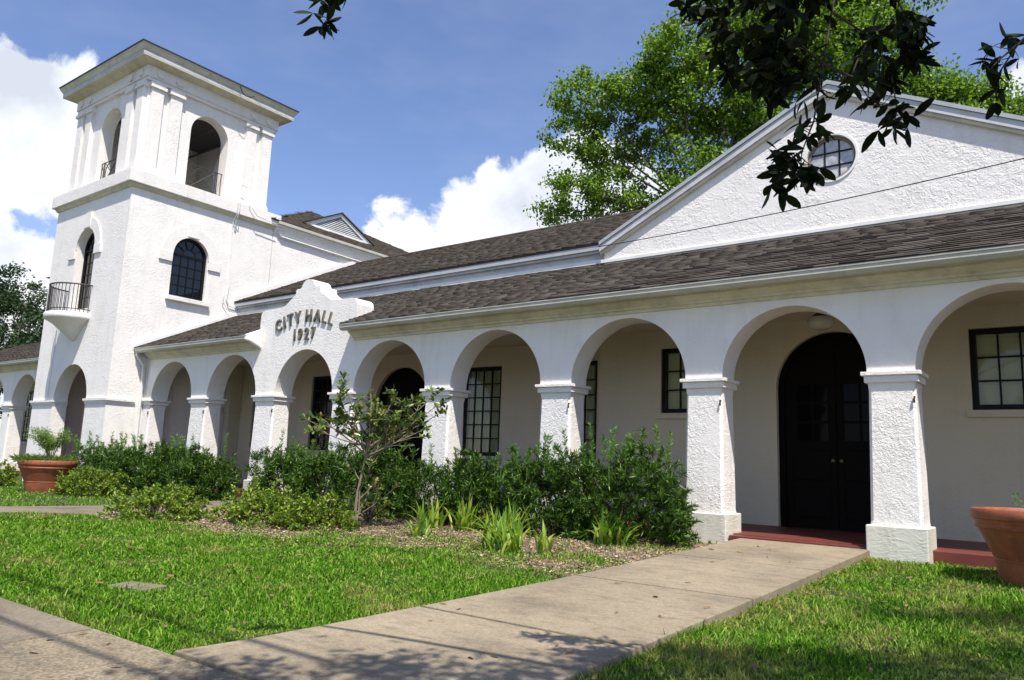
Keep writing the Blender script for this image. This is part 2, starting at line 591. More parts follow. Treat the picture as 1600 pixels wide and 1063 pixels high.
def link(name, mesh, parent=None, loc=None, rot=None, scale=None):
    o = bpy.data.objects.new(name, mesh)
    COL.objects.link(o)
    if name in ('foliage', 'new_leaves', 'crown', 'blades'):
        o['kind'] = 'stuff'
    o.parent = parent
    if loc is not None:
        o.location = loc
    if rot is not None:
        o.rotation_euler = rot
    if scale is not None:
        o.scale = scale
    return o


def empty(name, loc=(0, 0, 0)):
    o = bpy.data.objects.new(name, None)
    COL.objects.link(o)
    o.location = loc
    o.empty_display_size = 0.2
    return o


def tag(o, label, cat=None, group=None, kind=None):
    if label:
        o['label'] = label
    if cat:
        o['category'] = cat
    if group:
        o['group'] = group
    if kind:
        o['kind'] = kind
    return o


def struct(o):
    o['kind'] = 'structure'
    return o


def fast_mesh(name, V, counts, idx, mat, smooth=False):
    """V (n,3); counts per polygon; idx flat loop indices"""
    me = bpy.data.meshes.new(name)
    me.vertices.add(len(V))
    me.vertices.foreach_set('co', np.asarray(V, np.float32).ravel())
    me.loops.add(len(idx))
    me.loops.foreach_set('vertex_index', np.asarray(idx, np.int32))
    me.polygons.add(len(counts))
    st = np.zeros(len(counts), np.int32)
    st[1:] = np.cumsum(counts)[:-1]
    me.polygons.foreach_set('loop_start', st)
    if smooth:
        me.polygons.foreach_set('use_smooth', np.ones(len(counts), bool))
    me.update(calc_edges=True)
    me.materials.append(MATS[mat])
    return me


def unit(a):
    return a / np.maximum(np.linalg.norm(a, axis=1, keepdims=True), 1e-9)


def leaves_mesh(name, P, D, L, W, mat, fold=0.18, mid=0.45, droop=0.0, N=None):
    """P base points, D directions, L lengths, W widths. Six-point folded leaf, 4 tris"""
    n = len(P)
    D = unit(D)
    if N is None:
        N = RNG.normal(size=(n, 3))
        N[:, 2] += 1.0
    S = unit(np.cross(D, N))
    U = np.cross(S, D)
    L = np.broadcast_to(L, n)[:, None]
    W = np.broadcast_to(W, n)[:, None]
    tip = P + D * L
    tip[:, 2] -= (L[:, 0] * droop)
    m = P + D * L * mid
    a = m + S * W * 0.5 + U * W * fold
    b = m - S * W * 0.5 + U * W * fold
    V = np.stack([P, a, tip, b], 1).reshape(-1, 3)
    i = np.arange(n, dtype=np.int32)[:, None] * 4
    idx = np.concatenate([i, i + 1, i + 2, i, i + 2, i + 3], 1).ravel()
    return fast_mesh(name, V, np.full(2 * n, 3, np.int32), idx, mat)


def big_leaves_mesh(name, P, D, L, W, mat, curl=0.12):
    """rounder leaf of eight outline points plus midrib, for near leaves"""
    n = len(P)
    D = unit(D)
    N = RNG.normal(size=(n, 3)) * 0.7
    N[:, 2] += 0.8
    S = unit(np.cross(D, N))
    U = np.cross(S, D)
    L = np.broadcast_to(L, n)[:, None]
    W = np.broadcast_to(W, n)[:, None]
    st = [(0.0, 0.03), (0.22, 0.72), (0.48, 1.0), (0.75, 0.80), (0.92, 0.38), (1.0, 0.0)]
    cols = []
    for t, w in st:
        c = P + D * L * t - U * L * curl * t * t
        lift = U * W * 0.10 * w
        cols.append((c + S * W * 0.5 * w + lift, c, c - S * W * 0.5 * w + lift))
    V = np.stack([p for c in cols for p in c], 1).reshape(-1, 3)
    k = len(st) * 3
    i = np.arange(n, dtype=np.int32)[:, None] * k
    faces = []
    for s in range(len(st) - 1):
        a = s * 3
        for q in (0, 1):
            faces.append(np.concatenate([i + a + q, i + a + q + 3, i + a + q + 4, i + a + q + 1], 1))
    idx = np.stack(faces, 1).ravel()
    return fast_mesh(name, V, np.full(len(faces) * n, 4, np.int32), idx, mat, True)


def rand_dirs(n, up=0.0):
    d = RNG.normal(size=(n, 3))
    d[:, 2] += up
    return unit(d)


# ------------------------------------------------------------------ ground levels
def gz(y):
    y = np.asarray(y, float)
    return np.where(y > 0, 0.02, np.where(y < -8.5, 0.02 - 0.022 * 8.5, 0.02 + 0.022 * y))


def pz(y):
    return 0.13 + 0.031 * y


def build_ground():
    mb = MB()
    xs = [-400, -60, -40, -25, -15, -8, -3, 3, 10, 40, 400]
    ys = [-400, -40, -8.5, -6, -3, 0, 4, 40, 400]
    vs = [(x, y, float(gz(y)) - 0.0) for y in ys for x in xs]
    n = len(xs)
    fs = [(j * n + i, j * n + i + 1, (j + 1) * n + i + 1, (j + 1) * n + i) for j in range(len(ys) - 1) for i in range(n - 1)]
    mb.add(vs, fs)
    g = mb.build('ground', 'lawn_soil')
    struct(g)
    # public sidewalk, slab by slab
    sw = struct(empty('sidewalk'))
    edges = [-60] + [-4.86 - 1.55 * k for k in range(14, -1, -1)] + [-2.95, -1.4, 0.15, 1.7, 3.25, 4.8, 6.4, 30]
    for i in range(len(edges) - 1):
        mb = MB()
        x0, x1 = edges[i] + 0.013, edges[i + 1] - 0.013
        y0, y1 = -9.25, -7.52
        t = lambda y: 0.02 + 0.022 * y + 0.035
        mb.add([(x0, y0, t(y0)), (x1, y0, t(y0)), (x1, y1, t(y1)), (x0, y1, t(y1)), (x0, y0, -0.35), (x1, y0, -0.35), (x1, y1, -0.35), (x0, y1, -0.35)],
               [(0, 1, 2, 3), (0, 4, 5, 1), (1, 5, 6, 2), (2, 6, 7, 3), (3, 7, 4, 0)])
        mb.build('slab', 'concrete_grey' if x1 < -4.8 else 'concrete_walk', sw, bevel=0.006)
    rd = MB()
    rd.add([(-200, -30, -0.32), (200, -30, -0.32), (200, -9.9, -0.32), (-200, -9.9, -0.32)], [(0, 1, 2, 3)])
    # the street itself lies behind the viewer: kerb strip and asphalt
    gm = MB()
    gm.box(-200, 200, -10.9, -10.7, -0.35, -0.12)
    k = struct(gm.build('kerb', 'concrete_grey'))
    m, t, b = new_mat('asphalt')
    geo = t.node('ShaderNodeNewGeometry')
    t.link(t.ramp(t.noise(geo.outputs['Position'], 60, 4, 0.6), [(0.3, (0.035, 0.035, 0.036)), (0.7, (0.075, 0.073, 0.07))]), b.inputs['Base Color'])
    b.inputs['Roughness'].default_value = 0.9
    am = MB()
    am.add([(-200, -19, -0.155), (200, -19, -0.155), (200, -10.9, -0.155), (-200, -10.9, -0.155)], [(0, 1, 2, 3)])
    struct(am.build('road', 'asphalt'))
    # entrance path with a flared foot
    path = struct(empty('path'))
    lx = lambda y: float(np.interp(-y, [0, 2.0, 2.7, 4.2, 5.5, 6.1, 6.6, 7.1, 7.52], [-3.70, -3.71, -3.722, -3.745, -3.82, -3.865, -3.895, -3.945, -4.03]))
    js = [0.0, -2.03, -3.9, -5.77, -7.51]
    for a, b_ in zip(js[:-1], js[1:]):
        ya, yb = a - 0.024, b_ + 0.024
        ny = 8
        top, n2 = [], []
        for i in range(ny + 1):
            y = ya + (yb - ya) * i / ny
            top.append((lx(y), y, pz(y)))
            n2.append((-2.15, y, pz(y)))
        vs = top + n2 + [(p[0], p[1], -0.45) for p in top] + [(p[0], p[1], -0.45) for p in n2]
        m_ = ny + 1
        fs = []
        for i in range(ny):
            fs += [(i, i + 1, m_ + i + 1, m_ + i), (i, 2 * m_ + i, 2 * m_ + i + 1, i + 1), (m_ + i, m_ + i + 1, 3 * m_ + i + 1, 3 * m_ + i)]
        fs += [(0, m_, 3 * m_, 2 * m_), (ny, 2 * m_ + ny, 3 * m_ + ny, m_ + ny)]
        mb = MB()
        mb.add(vs, fs)
        mb.build('slab', 'concrete_path', path, bevel=0.007)
    # curved walk to the arch beneath the lettering
    w = [(-13.95, 0.15), (-12.5, 0.15), (-11.6, -2.0), (-10.7, -3.25), (-12.33, -4.03), (-13.43, -4.95), (-17.0, -8.0), (-19.4, -8.0), (-14.5, -4.55), (-13.9, -3.33), (-13.75, -2.0)]
    mb = MB()
    mb.prism(w, lambda u, v, d: (u, v, float(gz(v)) + d), 0.028, -0.1)
    struct(mb.build('walkway', 'concrete_grey'))


build_ground()

# ------------------------------------------------------------------ mulch bed
BED = [(-3.76, -0.02), (-3.78, -3.82), (-4.3, -3.80), (-4.97, -3.72), (-5.7, -3.66), (-6.4, -3.70), (-7.0, -3.88), (-7.6, -4.05), (-8.4, -4.22), (-9.2, -4.33), (-10.5, -4.38),
       (-11.74, -4.30), (-12.25, -4.06), (-10.75, -3.3), (-11.65, -2.0), (-12.5, 0.10), (-12.5, 0.2), (-3.76, 0.2)]


def inside(poly, x, y):
    x = np.asarray(x); y = np.asarray(y)
    r = np.zeros(x.shape, bool)
    n = len(poly)
    for i in range(n):
        x0, y0 = poly[i]; x1, y1 = poly[(i + 1) % n]
        c = ((y0 > y) != (y1 > y)) & (x < (x1 - x0) * (y - y0) / (y1 - y0 + 1e-12) + x0)
        r ^= c
    return r


def build_mulch():
    bed = struct(empty('mulch_bed'))
    mb = MB()
    mb.prism(BED, lambda u, v, d: (u, v, float(gz(v)) + d), 0.022, -0.05)
    mb.build('mulch_base', 'mulch_bed', bed)
    n = 42000
    x = RNG.uniform(-12.3, -3.75, n * 2); y = RNG.uniform(-4.4, -0.3, n * 2)
    k = inside(BED, x, y)
    x, y = x[k][:n], y[k][:n]
    n = len(x)
    L = RNG.uniform(0.012, 0.05, n); W = RNG.uniform(0.004, 0.014, n)
    a = RNG.uniform(0, 2 * PI, n)
    d = np.stack([np.cos(a), np.sin(a), RNG.normal(0, 0.22, n)], 1)
    s = np.stack([-np.sin(a), np.cos(a), RNG.normal(0, 0.35, n)], 1)
    c = np.stack([x, y, gz(y) + 0.026 + RNG.uniform(0, 0.018, n)], 1)
    p = [c - d * L[:, None] / 2 - s * W[:, None] / 2, c + d * L[:, None] / 2 - s * W[:, None] * 0.3, c + d * L[:, None] / 2 + s * W[:, None] * 0.4, c - d * L[:, None] / 2 + s * W[:, None] / 2]
    V = np.stack(p, 1).reshape(-1, 3)
    o = link('mulch_chips', fast_mesh('mulch_chips', V, np.full(n, 4, np.int32), np.arange(4 * n), 'chip'), bed)
    o['kind'] = 'stuff'


build_mulch()


# ------------------------------------------------------------------ the hall
HALL = empty('town_hall', (-8, 0, 0))
HALL_T = tag(HALL, 'white stucco hall with arched porch, square belfry and CITY HALL 1927 lettering', 'building')
HALL.location = (0, 0, 0)
XZ = lambda u, v, d: (u, d, v)            # wall facing the street
YZ = lambda X: (lambda u, v, d: (X - d, u, v))   # wall facing +x, d goes inward


def half(op, s, seg=14):
    c, r, vb, vs, kind = op
    if kind == 'arch':
        p = [(c, vb), (c + s * r, vb), (c + s * r, vs)]
        p += [(c + s * r * math.cos(PI / 2 * k / seg), vs + r * math.sin(PI / 2 * k / seg)) for k in range(1, seg + 1)]
    elif kind == 'rect':
        p = [(c, vb), (c + s * r, vb), (c + s * r, vs), (c, vs)]
    else:
        p = [(c + s * r * math.sin(PI * k / (2 * seg)), vs - r * math.cos(PI * k / (2 * seg))) for k in range(2 * seg + 1)]
    return p


def wall(mb, fn, u0, u1, v0, v1, ops, d0, d1, top=None):
    """slab with openings; ops sorted by u; top(u) optional sloping top"""
    tp = top or (lambda u: v1)
    brk = [None] + ops + [None]
    seams = set(round(o[0], 5) for o in ops)
    for i in range(len(brk) - 1):
        L, R = brk[i], brk[i + 1]
        uL = L[0] if L else u0
        uR = R[0] if R else u1
        poly = []
        if L:
            h = half(L, 1)
            left = ([(uL, v0)] + h + [(uL, tp(uL))]) if L[2] > v0 + 1e-6 else (h[1:] + [(uL, tp(uL))])
        else:
            left = [(uL, v0), (uL, tp(uL))]
        if R:
            h = half(R, -1)
            right = ([(uR, v0)] + h + [(uR, tp(uR))]) if R[2] > v0 + 1e-6 else (h[1:] + [(uR, tp(uR))])
        else:
            right = [(uR, v0), (uR, tp(uR))]
        poly = right + left[::-1]
        q = []
        for p in poly:
            if not q or (abs(p[0] - q[-1][0]) + abs(p[1] - q[-1][1])) > 1e-6:
                q.append(p)

        def skip(a, b):
            return abs(a[0] - b[0]) < 1e-6 and round(a[0], 5) in seams
        mb.prism(q, fn, d0, d1, skip)


# ---- arcade
BAYS = [(-17.82, .91), (-15.33, .94), (-12.80, .915), (-10.34, .94), (-7.86, .95), (-5.40, .94), (-3.03, .905), (-.66, .94), (1.83, .94)]
SPR = 2.205
ARC_T = 0.44


def arcade():
    pts = []
    x_end = 3.1
    pts.append((-19.09, SPR))
    for c, r in BAYS:
        for k in range(33):
            a = PI - PI * k / 32
            pts.append((c + r * math.cos(a), SPR + r * math.sin(a)))
    pts.append((x_end, SPR))
    pts.append((x_end, 3.44))
    c = -12.88
    hp = [(1.55, 3.44), (1.55, 3.93), (1.53, 4.0), (1.47, 4.055), (1.38, 4.07), (0.98, 4.075), (0.80, 4.085), (0.70, 4.115), (0.57, 4.205), (0.43, 4.29), (0.39, 4.33), (0.39, 4.40),
          (0.36, 4.425), (0.24, 4.43), (0.205, 4.47), (0.17, 4.54), (0.10, 4.59), (0.0, 4.605)]
    pts += [(c + u, v) for u, v in hp]
    pts += [(c - u, v) for u, v in hp[::-1][1:]]
    pts.append((-19.09, 3.44))
    mb = MB()
    mb.prism(pts, XZ, 0.0, ARC_T)
    o = mb.build('arcade_wall', 'stucco', HALL)
    # left arcade beyond the belfry
    pts = [(-34.0, SPR)]
    for cc, r in [(-31.3, .93), (-28.75, .93), (-26.28, .93)]:
        for k in range(33):
            a = PI - PI * k / 32
            pts.append((cc + r * math.cos(a), SPR + r * math.sin(a)))
    pts += [(-23.28, SPR), (-23.28, 3.5), (-34.0, 3.5)]
    mb = MB()
    mb.prism(pts, XZ, 0.0, ARC_T)
    mb.build('arcade_wall', 'stucco', HALL)
    mb = MB()
    mb.box(-25.33, -23.28, 0.0, ARC_T, 0, SPR - 0.0)
    mb.build('arcade_wall', 'stucco', HALL)


arcade()


def pillar(x0, x1, half_r=False):
    """shaft with slight batter and chamfered edges; plinth and capital as its parts"""
    w = 0.0
    ch = 0.035
    mb = MB()
    b = 0.028
    def ring(e, z, c):
        a0, a1, y0, y1 = x0 - e + 0.012, x1 + e - 0.012, 0.008 - e, ARC_T - 0.012 + e
        return [(a0 + c, y0, z), (a1 - c, y0, z), (a1, y0 + c, z), (a1, y1 - c, z), (a1 - c, y1, z), (a0 + c, y1, z), (a0, y1 - c, z), (a0, y0 + c, z)]
    rings = [ring(b, 0.40, ch * .4), ring(b * .95, 0.47, ch), ring(0.004, 1.98, ch), ring(0.004, 2.02, ch * .4), ring(0.006, 2.075, 0.01)]
    vs = [p for r in rings for p in r]
    fs = [(i * 8 + k, i * 8 + (k + 1) % 8, (i + 1) * 8 + (k + 1) % 8, (i + 1) * 8 + k) for i in range(4) for k in range(8)]
    fs += [tuple(range(7, -1, -1)), tuple(32 + k for k in range(8))]
    mb.add(vs, fs)
    sh = mb.build('pillar', 'stucco_pillar', HALL)
    mb = MB()
    e = 0.062
    mb.box(x0 - e, x1 + e, -e, ARC_T + e, -0.15, 0.415)
    mb.build('plinth', 'stucco_plinth', sh, bevel=0.014)
    mb = MB()
    mb.box(x0 - 0.03, x1 + 0.03, -0.03, ARC_T + 0.03, 2.075, 2.158)
    mb.box(x0 - 0.062, x1 + 0.062, -0.062, ARC_T + 0.062, 2.158, 2.2048)
    mb.build('capital', 'stucco_smooth', sh, bevel=0.006)
    mb = MB()
    mb.tube([(x1 - 0.02, 0.0, 1.90), (x1 - 0.015, -0.025, 1.90), (x1 - 0.02, -0.03, 1.86), (x1 - 0.02, -0.02, 1.83)], 0.012, 5)
    mb.build('hook', 'iron', sh)
    return sh


edges_ = [(-19.09, BAYS[0][0] - BAYS[0][1])]
for (a, ra), (b, rb) in zip(BAYS[:-1], BAYS[1:]):
    edges_.append((a + ra, b - rb))
edges_.append((BAYS[-1][0] + BAYS[-1][1], 3.1))
for a, b in edges_:
    pillar(a, b)
for a, b in [(-34.0, -32.23), (-30.37, -29.68), (-27.82, -27.21)]:
    pillar(a, b)

# ---- lettering
def lettering():
    c = -12.88
    def put(ch, x, z, h, ang, name):
        cu = bpy.data.curves.new('letter', 'FONT')
        cu.body = ch
        cu.size = 1.0
        cu.extrude = 0.065
        cu.offset = 0.018
        cu.align_x = 'CENTER'
        o = bpy.data.objects.new('letter_tmp', cu)
        COL.objects.link(o)
        dg = bpy.context.evaluated_depsgraph_get()
        me = bpy.data.meshes.new_from_object(o.evaluated_get(dg))
        bpy.data.objects.remove(o)
        co = np.empty(len(me.vertices) * 3)
        me.vertices.foreach_get('co', co)
        co = co.reshape(-1, 3)
        hh = co[:, 1].max() - co[:, 1].min()
        s = h / hh
        co[:, 0] *= s * 0.86
        co[:, 1] = (co[:, 1] - co[:, 1].min()) * s
        co[:, 2] *= 0.26
        ca, sa = math.cos(ang), math.sin(ang)
        X = co[:, 0] * ca - co[:, 1] * sa
        Y = co[:, 0] * sa + co[:, 1] * ca
        V = np.stack([x + X, -0.018 - co[:, 2], z + Y], 1)
        me.vertices.foreach_set('co', V.ravel())
        me.update()
        me.materials.clear()
        me.materials.append(MATS['bronze_letter'])
        l = bpy.data.objects.new(name, me)
        COL.objects.link(l)
        l.parent = HALL
        l['label'] = 'raised bronze coloured character %s over the arch' % ch
    R_ = 2.6
    for ch, off in zip('CITY HALL', [-.84, -.645, -.465, -.225, 0, .11, .375, .60, .80]):
        if ch == ' ':
            continue
        a = off / R_
        put(ch, c + R_ * math.sin(a) , 3.69 - R_ * (1 - math.cos(a)), 0.26, -a, 'letter')
    for ch, off in zip('1927', [-.30, -.115, .095, .295]):
        put(ch, c + off, 3.315, 0.25, 0, 'numeral')


lettering()

# ---- eaves: moulding and gutters
def run(name, prof, x0, x1, mat, bevel=0.0):
    mb = MB()
    mb.prism(prof, lambda u, v, d: (d, u, v), x0, x1)
    return mb.build(name, mat, HALL, bevel=bevel)


MOULD = [(-0.002, 3.20), (-0.03, 3.205), (-0.035, 3.245), (-0.075, 3.25), (-0.08, 3.275), (-0.13, 3.30), (-0.19, 3.345), (-0.20, 3.372), (-0.262, 3.375), (-0.262, 3.43), (-0.002, 3.43)]
GUT = [(-0.264, 3.35), (-0.345, 3.35), (-0.385, 3.395), (-0.385, 3.44), (-0.397, 3.447), (-0.397, 3.468), (-0.375, 3.468), (-0.37, 3.41), (-0.264, 3.40)]
run('eave_moulding', MOULD, -11.33, 3.3, 'trim_cream')
run('eave_moulding', MOULD, -18.95, -14.40, 'trim_cream')
run('gutter', GUT, -11.36, 3.3, 'gutter_paint')
run('gutter', GUT, -19.05, -14.32, 'gutter_paint')
run('eave_moulding', [(u, v + 0.06) for u, v in MOULD], -34, -23.3, 'trim_cream')
run('gutter', [(u, v + 0.06) for u, v in GUT], -34, -23.3, 'gutter_paint')
mb = MB()
mb.prism([(-.40, 3.36), (-.27, 3.335), (-.05, 3.25), (-.002, 3.2), (-.002, 3.66), (-.39, 3.485)], lambda u, v, d: (d, u, v), -14.40, -14.30)
mb.build('eave_return', 'trim_white', HALL, bevel=0.02)
mb = MB()
mb.tube([(-19.0, -0.33, 3.36), (-19.0, -0.33, 3.28), (-19.03, -0.12, 3.05), (-19.04, -0.10, 2.3), (-19.04, -0.10, 0.15)], 0.036, 8)
mb.build('downspout', 'pipe_white', HALL, smooth=True)

# ---- porch floor, ceiling, back wall
mb = MB()
mb.box(-19.0, 3.3, 0.20, 2.30, -0.15, 0.165)
mb.box(-19.0, -7.25, 2.30, 2.66, -0.15, 0.165)
mb.build('porch_floor', 'red_floor', HALL, bevel=0.01)
mb = MB()
mb.box(-3.86, -2.205, 0.0, 0.199, -0.1, 0.150)
mb.build('porch_step', 'red_floor', HALL, bevel=0.008)
mb = MB()
mb.box(-34.0, -23.3, 0.20, 2.3, -0.15, 0.165)
mb.build('porch_floor', 'red_floor', HALL)
mb = MB()
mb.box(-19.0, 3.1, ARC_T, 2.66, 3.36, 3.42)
mb.build('porch_ceiling', 'stucco_shaded', HALL)
mb = MB()
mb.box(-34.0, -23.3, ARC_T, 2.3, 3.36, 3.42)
mb.build('porch_ceiling', 'stucco_shaded', HALL)

WIN_R = [(-5.365, .595, 1.92, 3.05, 'rect'), (-.695, .595, 1.92, 3.05, 'rect'), (1.85, .595, 1.92, 3.05, 'rect')]
DOOR_R = (-3.10, .86, .165, 2.29, 'arch')
WIN_L = [(-17.80, .52, 1.12, 2.97, 'rect'), (-15.33, .53, 1.12, 2.97, 'rect'), (-10.28, .53, 1.10, 2.97, 'rect'), (-7.98, .53, 1.10, 2.97, 'rect')]
DOOR_L = (-12.65, .86, .165, 2.21, 'arch')
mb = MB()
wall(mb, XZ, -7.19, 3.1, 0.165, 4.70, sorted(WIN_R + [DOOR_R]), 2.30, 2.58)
mb.build('porch_back_wall', 'stucco_shaded', HALL)
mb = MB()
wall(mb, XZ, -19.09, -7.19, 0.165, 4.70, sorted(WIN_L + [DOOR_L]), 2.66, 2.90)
mb.build('porch_back_wall', 'stucco_shaded', HALL)
mb = MB()
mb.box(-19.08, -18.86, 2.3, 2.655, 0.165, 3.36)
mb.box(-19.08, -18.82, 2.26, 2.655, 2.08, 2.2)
mb.build('pilaster', 'stucco_shaded', HALL, bevel=0.01)
# left arcade keeps an open back, only two piers
mb = MB()
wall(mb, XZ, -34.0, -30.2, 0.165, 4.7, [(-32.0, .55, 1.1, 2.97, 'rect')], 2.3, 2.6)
mb.build('porch_back_wall', 'stucco_shaded', HALL)


def grid_window(op, y, cols, rows, cover, sill=True, label=None):
    c, r, vb, vt, kind = op
    e = 0.002
    x0, x1, z0, z1 = c - r + e, c + r - e, vb + e, vt - e
    fw = 0.075
    mb = MB()
    d0, d1 = y + 0.05, y + 0.12
    mb.box(x0, x0 + fw, d0, d1, z0, z1)
    mb.box(x1 - fw, x1, d0, d1, z0, z1)
    mb.box(x0 + fw, x1 - fw, d0, d1, z0, z0 + fw)
    mb.box(x0 + fw, x1 - fw, d0, d1, z1 - fw, z1)
    win = mb.build('window', 'frame_black', HALL)
    if label:
        win['label'] = label
    gx0, gx1, g0, g1 = x0 + fw, x1 - fw, z0 + fw, z1 - fw
    for i in range(1, cols):
        x = gx0 + (gx1 - gx0) * i / cols
        mb = MB()
        mb.box(x - 0.012, x + 0.012, d0 + 0.012, d0 + 0.045, g0, g1)
        mb.build('muntin', 'frame_black', win)
    for j in range(1, rows):
        z = g0 + (g1 - g0) * j / rows
        mb = MB()
        mb.box(gx0, gx1, d0 + 0.009, d0 + 0.042, z - 0.012, z + 0.012)
        mb.build('muntin', 'frame_black', win)
    pw, ph = (gx1 - gx0) / cols, (g1 - g0) / rows
    mb = MB()
    mb.box(-pw / 2, pw / 2, -0.002, 0.002, -ph / 2, ph / 2)
    pm = mb.mesh('pane', 'glass_clear')
    for i in range(cols):
        for j in range(rows):
            link('pane', pm, win, (gx0 + pw * (i + .5), d0 + 0.028, g0 + ph * (j + .5)), (random.uniform(-.004, .004), 0, random.uniform(-.004, .004)))
    mb = MB()
    if cover == 'blind':
        n = int((g1 - g0) / 0.045)
        for k in range(n):
            z = g0 + (k + .5) * (g1 - g0) / n
            q = random.uniform(-.004, .004)
            mb.add([(gx0, d1 + 0.035 + q, z - 0.02), (gx1, d1 + 0.035 + q, z - 0.02), (gx1, d1 + 0.015, z + 0.024), (gx0, d1 + 0.015, z + 0.024)], [(0, 1, 2, 3)])
        mb.build('blind', 'blind', win)
    else:
        n = 60
        vs, fs = [], []
        ph_ = random.uniform(0, 6)
        for k in range(n + 1):
            x = gx0 + (gx1 - gx0) * k / n
            yy = d1 + 0.05 + 0.018 * math.sin(k * 0.9 + ph_) + 0.008 * math.sin(k * 2.3)
            vs += [(x, yy, g0 - .02), (x, yy, g1 + .02)]
        for k in range(n):
            fs.append((2 * k, 2 * k + 2, 2 * k + 3, 2 * k + 1))
        mb.add(vs, fs)
        mb.build('curtain', 'curtain', win)
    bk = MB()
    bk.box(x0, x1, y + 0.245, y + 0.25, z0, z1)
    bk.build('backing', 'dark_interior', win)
    if sill:
        mb = MB()
        mb.box(x0 - 0.07, x1 + 0.07, y - 0.05, y + 0.05, vb - 0.10, vb - 0.001)
        mb.build('sill', 'stucco_shaded', win, bevel=0.006)
    return win


for op in WIN_R:
    grid_window(op, 2.30, 4, 3, 'blind')
for op in WIN_L:
    grid_window(op, 2.66, 4, 6, 'curtain')
grid_window((-32.0, .55, 1.1, 2.97, 'rect'), 2.3, 4, 6, 'curtain')


def arch_poly(c, r, vb, vs, seg=18):
    return [(c - r, vb), (c + r, vb)] + [(c + r * math.cos(PI * k / (2 * seg)), vs + r * math.sin(PI * k / (2 * seg))) for k in range(2 * seg + 1)]


def arched_door(op, y):
    c, r, vb, vs, _ = op
    mb = MB()
    # frame ring
    o_, i_ = arch_poly(c, r - .003, vb + .002, vs), arch_poly(c, r - .09, vb + .002, vs)
    n = len(o_)
    vv = [(u, y + .09, v) for u, v in o_] + [(u, y + .09, v) for u, v in i_] + [(u, y + .2, v) for u, v in o_] + [(u, y + .2, v) for u, v in i_]
    ff = []
    for k in range(1, n):
        k2 = (k + 1) % n
        ff += [(k, k2, n + k2, n + k), (2 * n + k, 3 * n + k, 3 * n + k2, 2 * n + k2), (n + k, n + k2, 3 * n + k2, 3 * n + k), (k, 2 * n + k, 2 * n + k2, k2)]
    mb.add(vv, ff)
    door = mb.build('door', 'door_wood', HALL)
    ri = r - .093
    for s in (-1, 1):
        pts = [(c + s * .004, vb + .01), (c + s * ri, vb + .01)] + [(c + s * ri * math.cos(PI / 2 * k / 14), vs + ri * math.sin(PI / 2 * k / 14)) for k in range(14)] + [(c + s * .004, vs + ri)]
        mb = MB()
        mb.prism(pts, XZ, y + .13, y + .18)
        leaf = mb.build('leaf', 'door_wood', door)
        for z0, z1 in ((vb + .16, vb + .62), (vb + .72, vb + 1.18)):
            mb = MB()
            mb.frustum((0, 1, 0, 1), 0, (0, 1, 0, 1), 1) if False else None
            xa, xb = sorted((c + s * .10, c + s * (ri - .12)))
            mb.box(xa, xb, y + .112, y + .13, z0, z1)
            mb.build('door_panel', 'door_wood', door, bevel=0.012)
        for i in range(2):
            for j in range(3):
                xa = c + s * (.12 + .25 * i)
                xb = c + s * (.12 + .25 * i + .21)
                xa, xb = sorted((xa, xb))
                za = vb + 1.32 + .30 * j
                mb = MB()
                mb.box(xa, xb, y + .122, y + .129, za, za + .26)
                mb.build('pane', 'glass_door', door)
        mb = MB()
        mb.lathe([(0.0, 0), (.022, 0), (.028, .02), (.018, .04), (.0, .045)], (0, 0, 0), 10, cap=False)
        kn = mb.build('knob', 'knob_brass', door, True)
        kn.rotation_euler = (PI / 2, 0, 0)
        kn.location = (c + s * .06, y + .13, vb + 1.02)
    return door


arched_door(DOOR_R, 2.30)
arched_door(DOOR_L, 2.66)


# ---- roofs
def tab_mesh(w, L, t, mat='shingle'):
    mb = MB()
    mb.add([(0, 0, 0), (w, 0, 0), (w, L, 0.002), (0, L, 0.002), (0, 0, t), (w, 0, t), (w, L, 0.004), (0, L, 0.004)], [(4, 5, 6, 7), (0, 1, 5, 4), (1, 2, 6, 5), (3, 0, 4, 7)])
    return mb


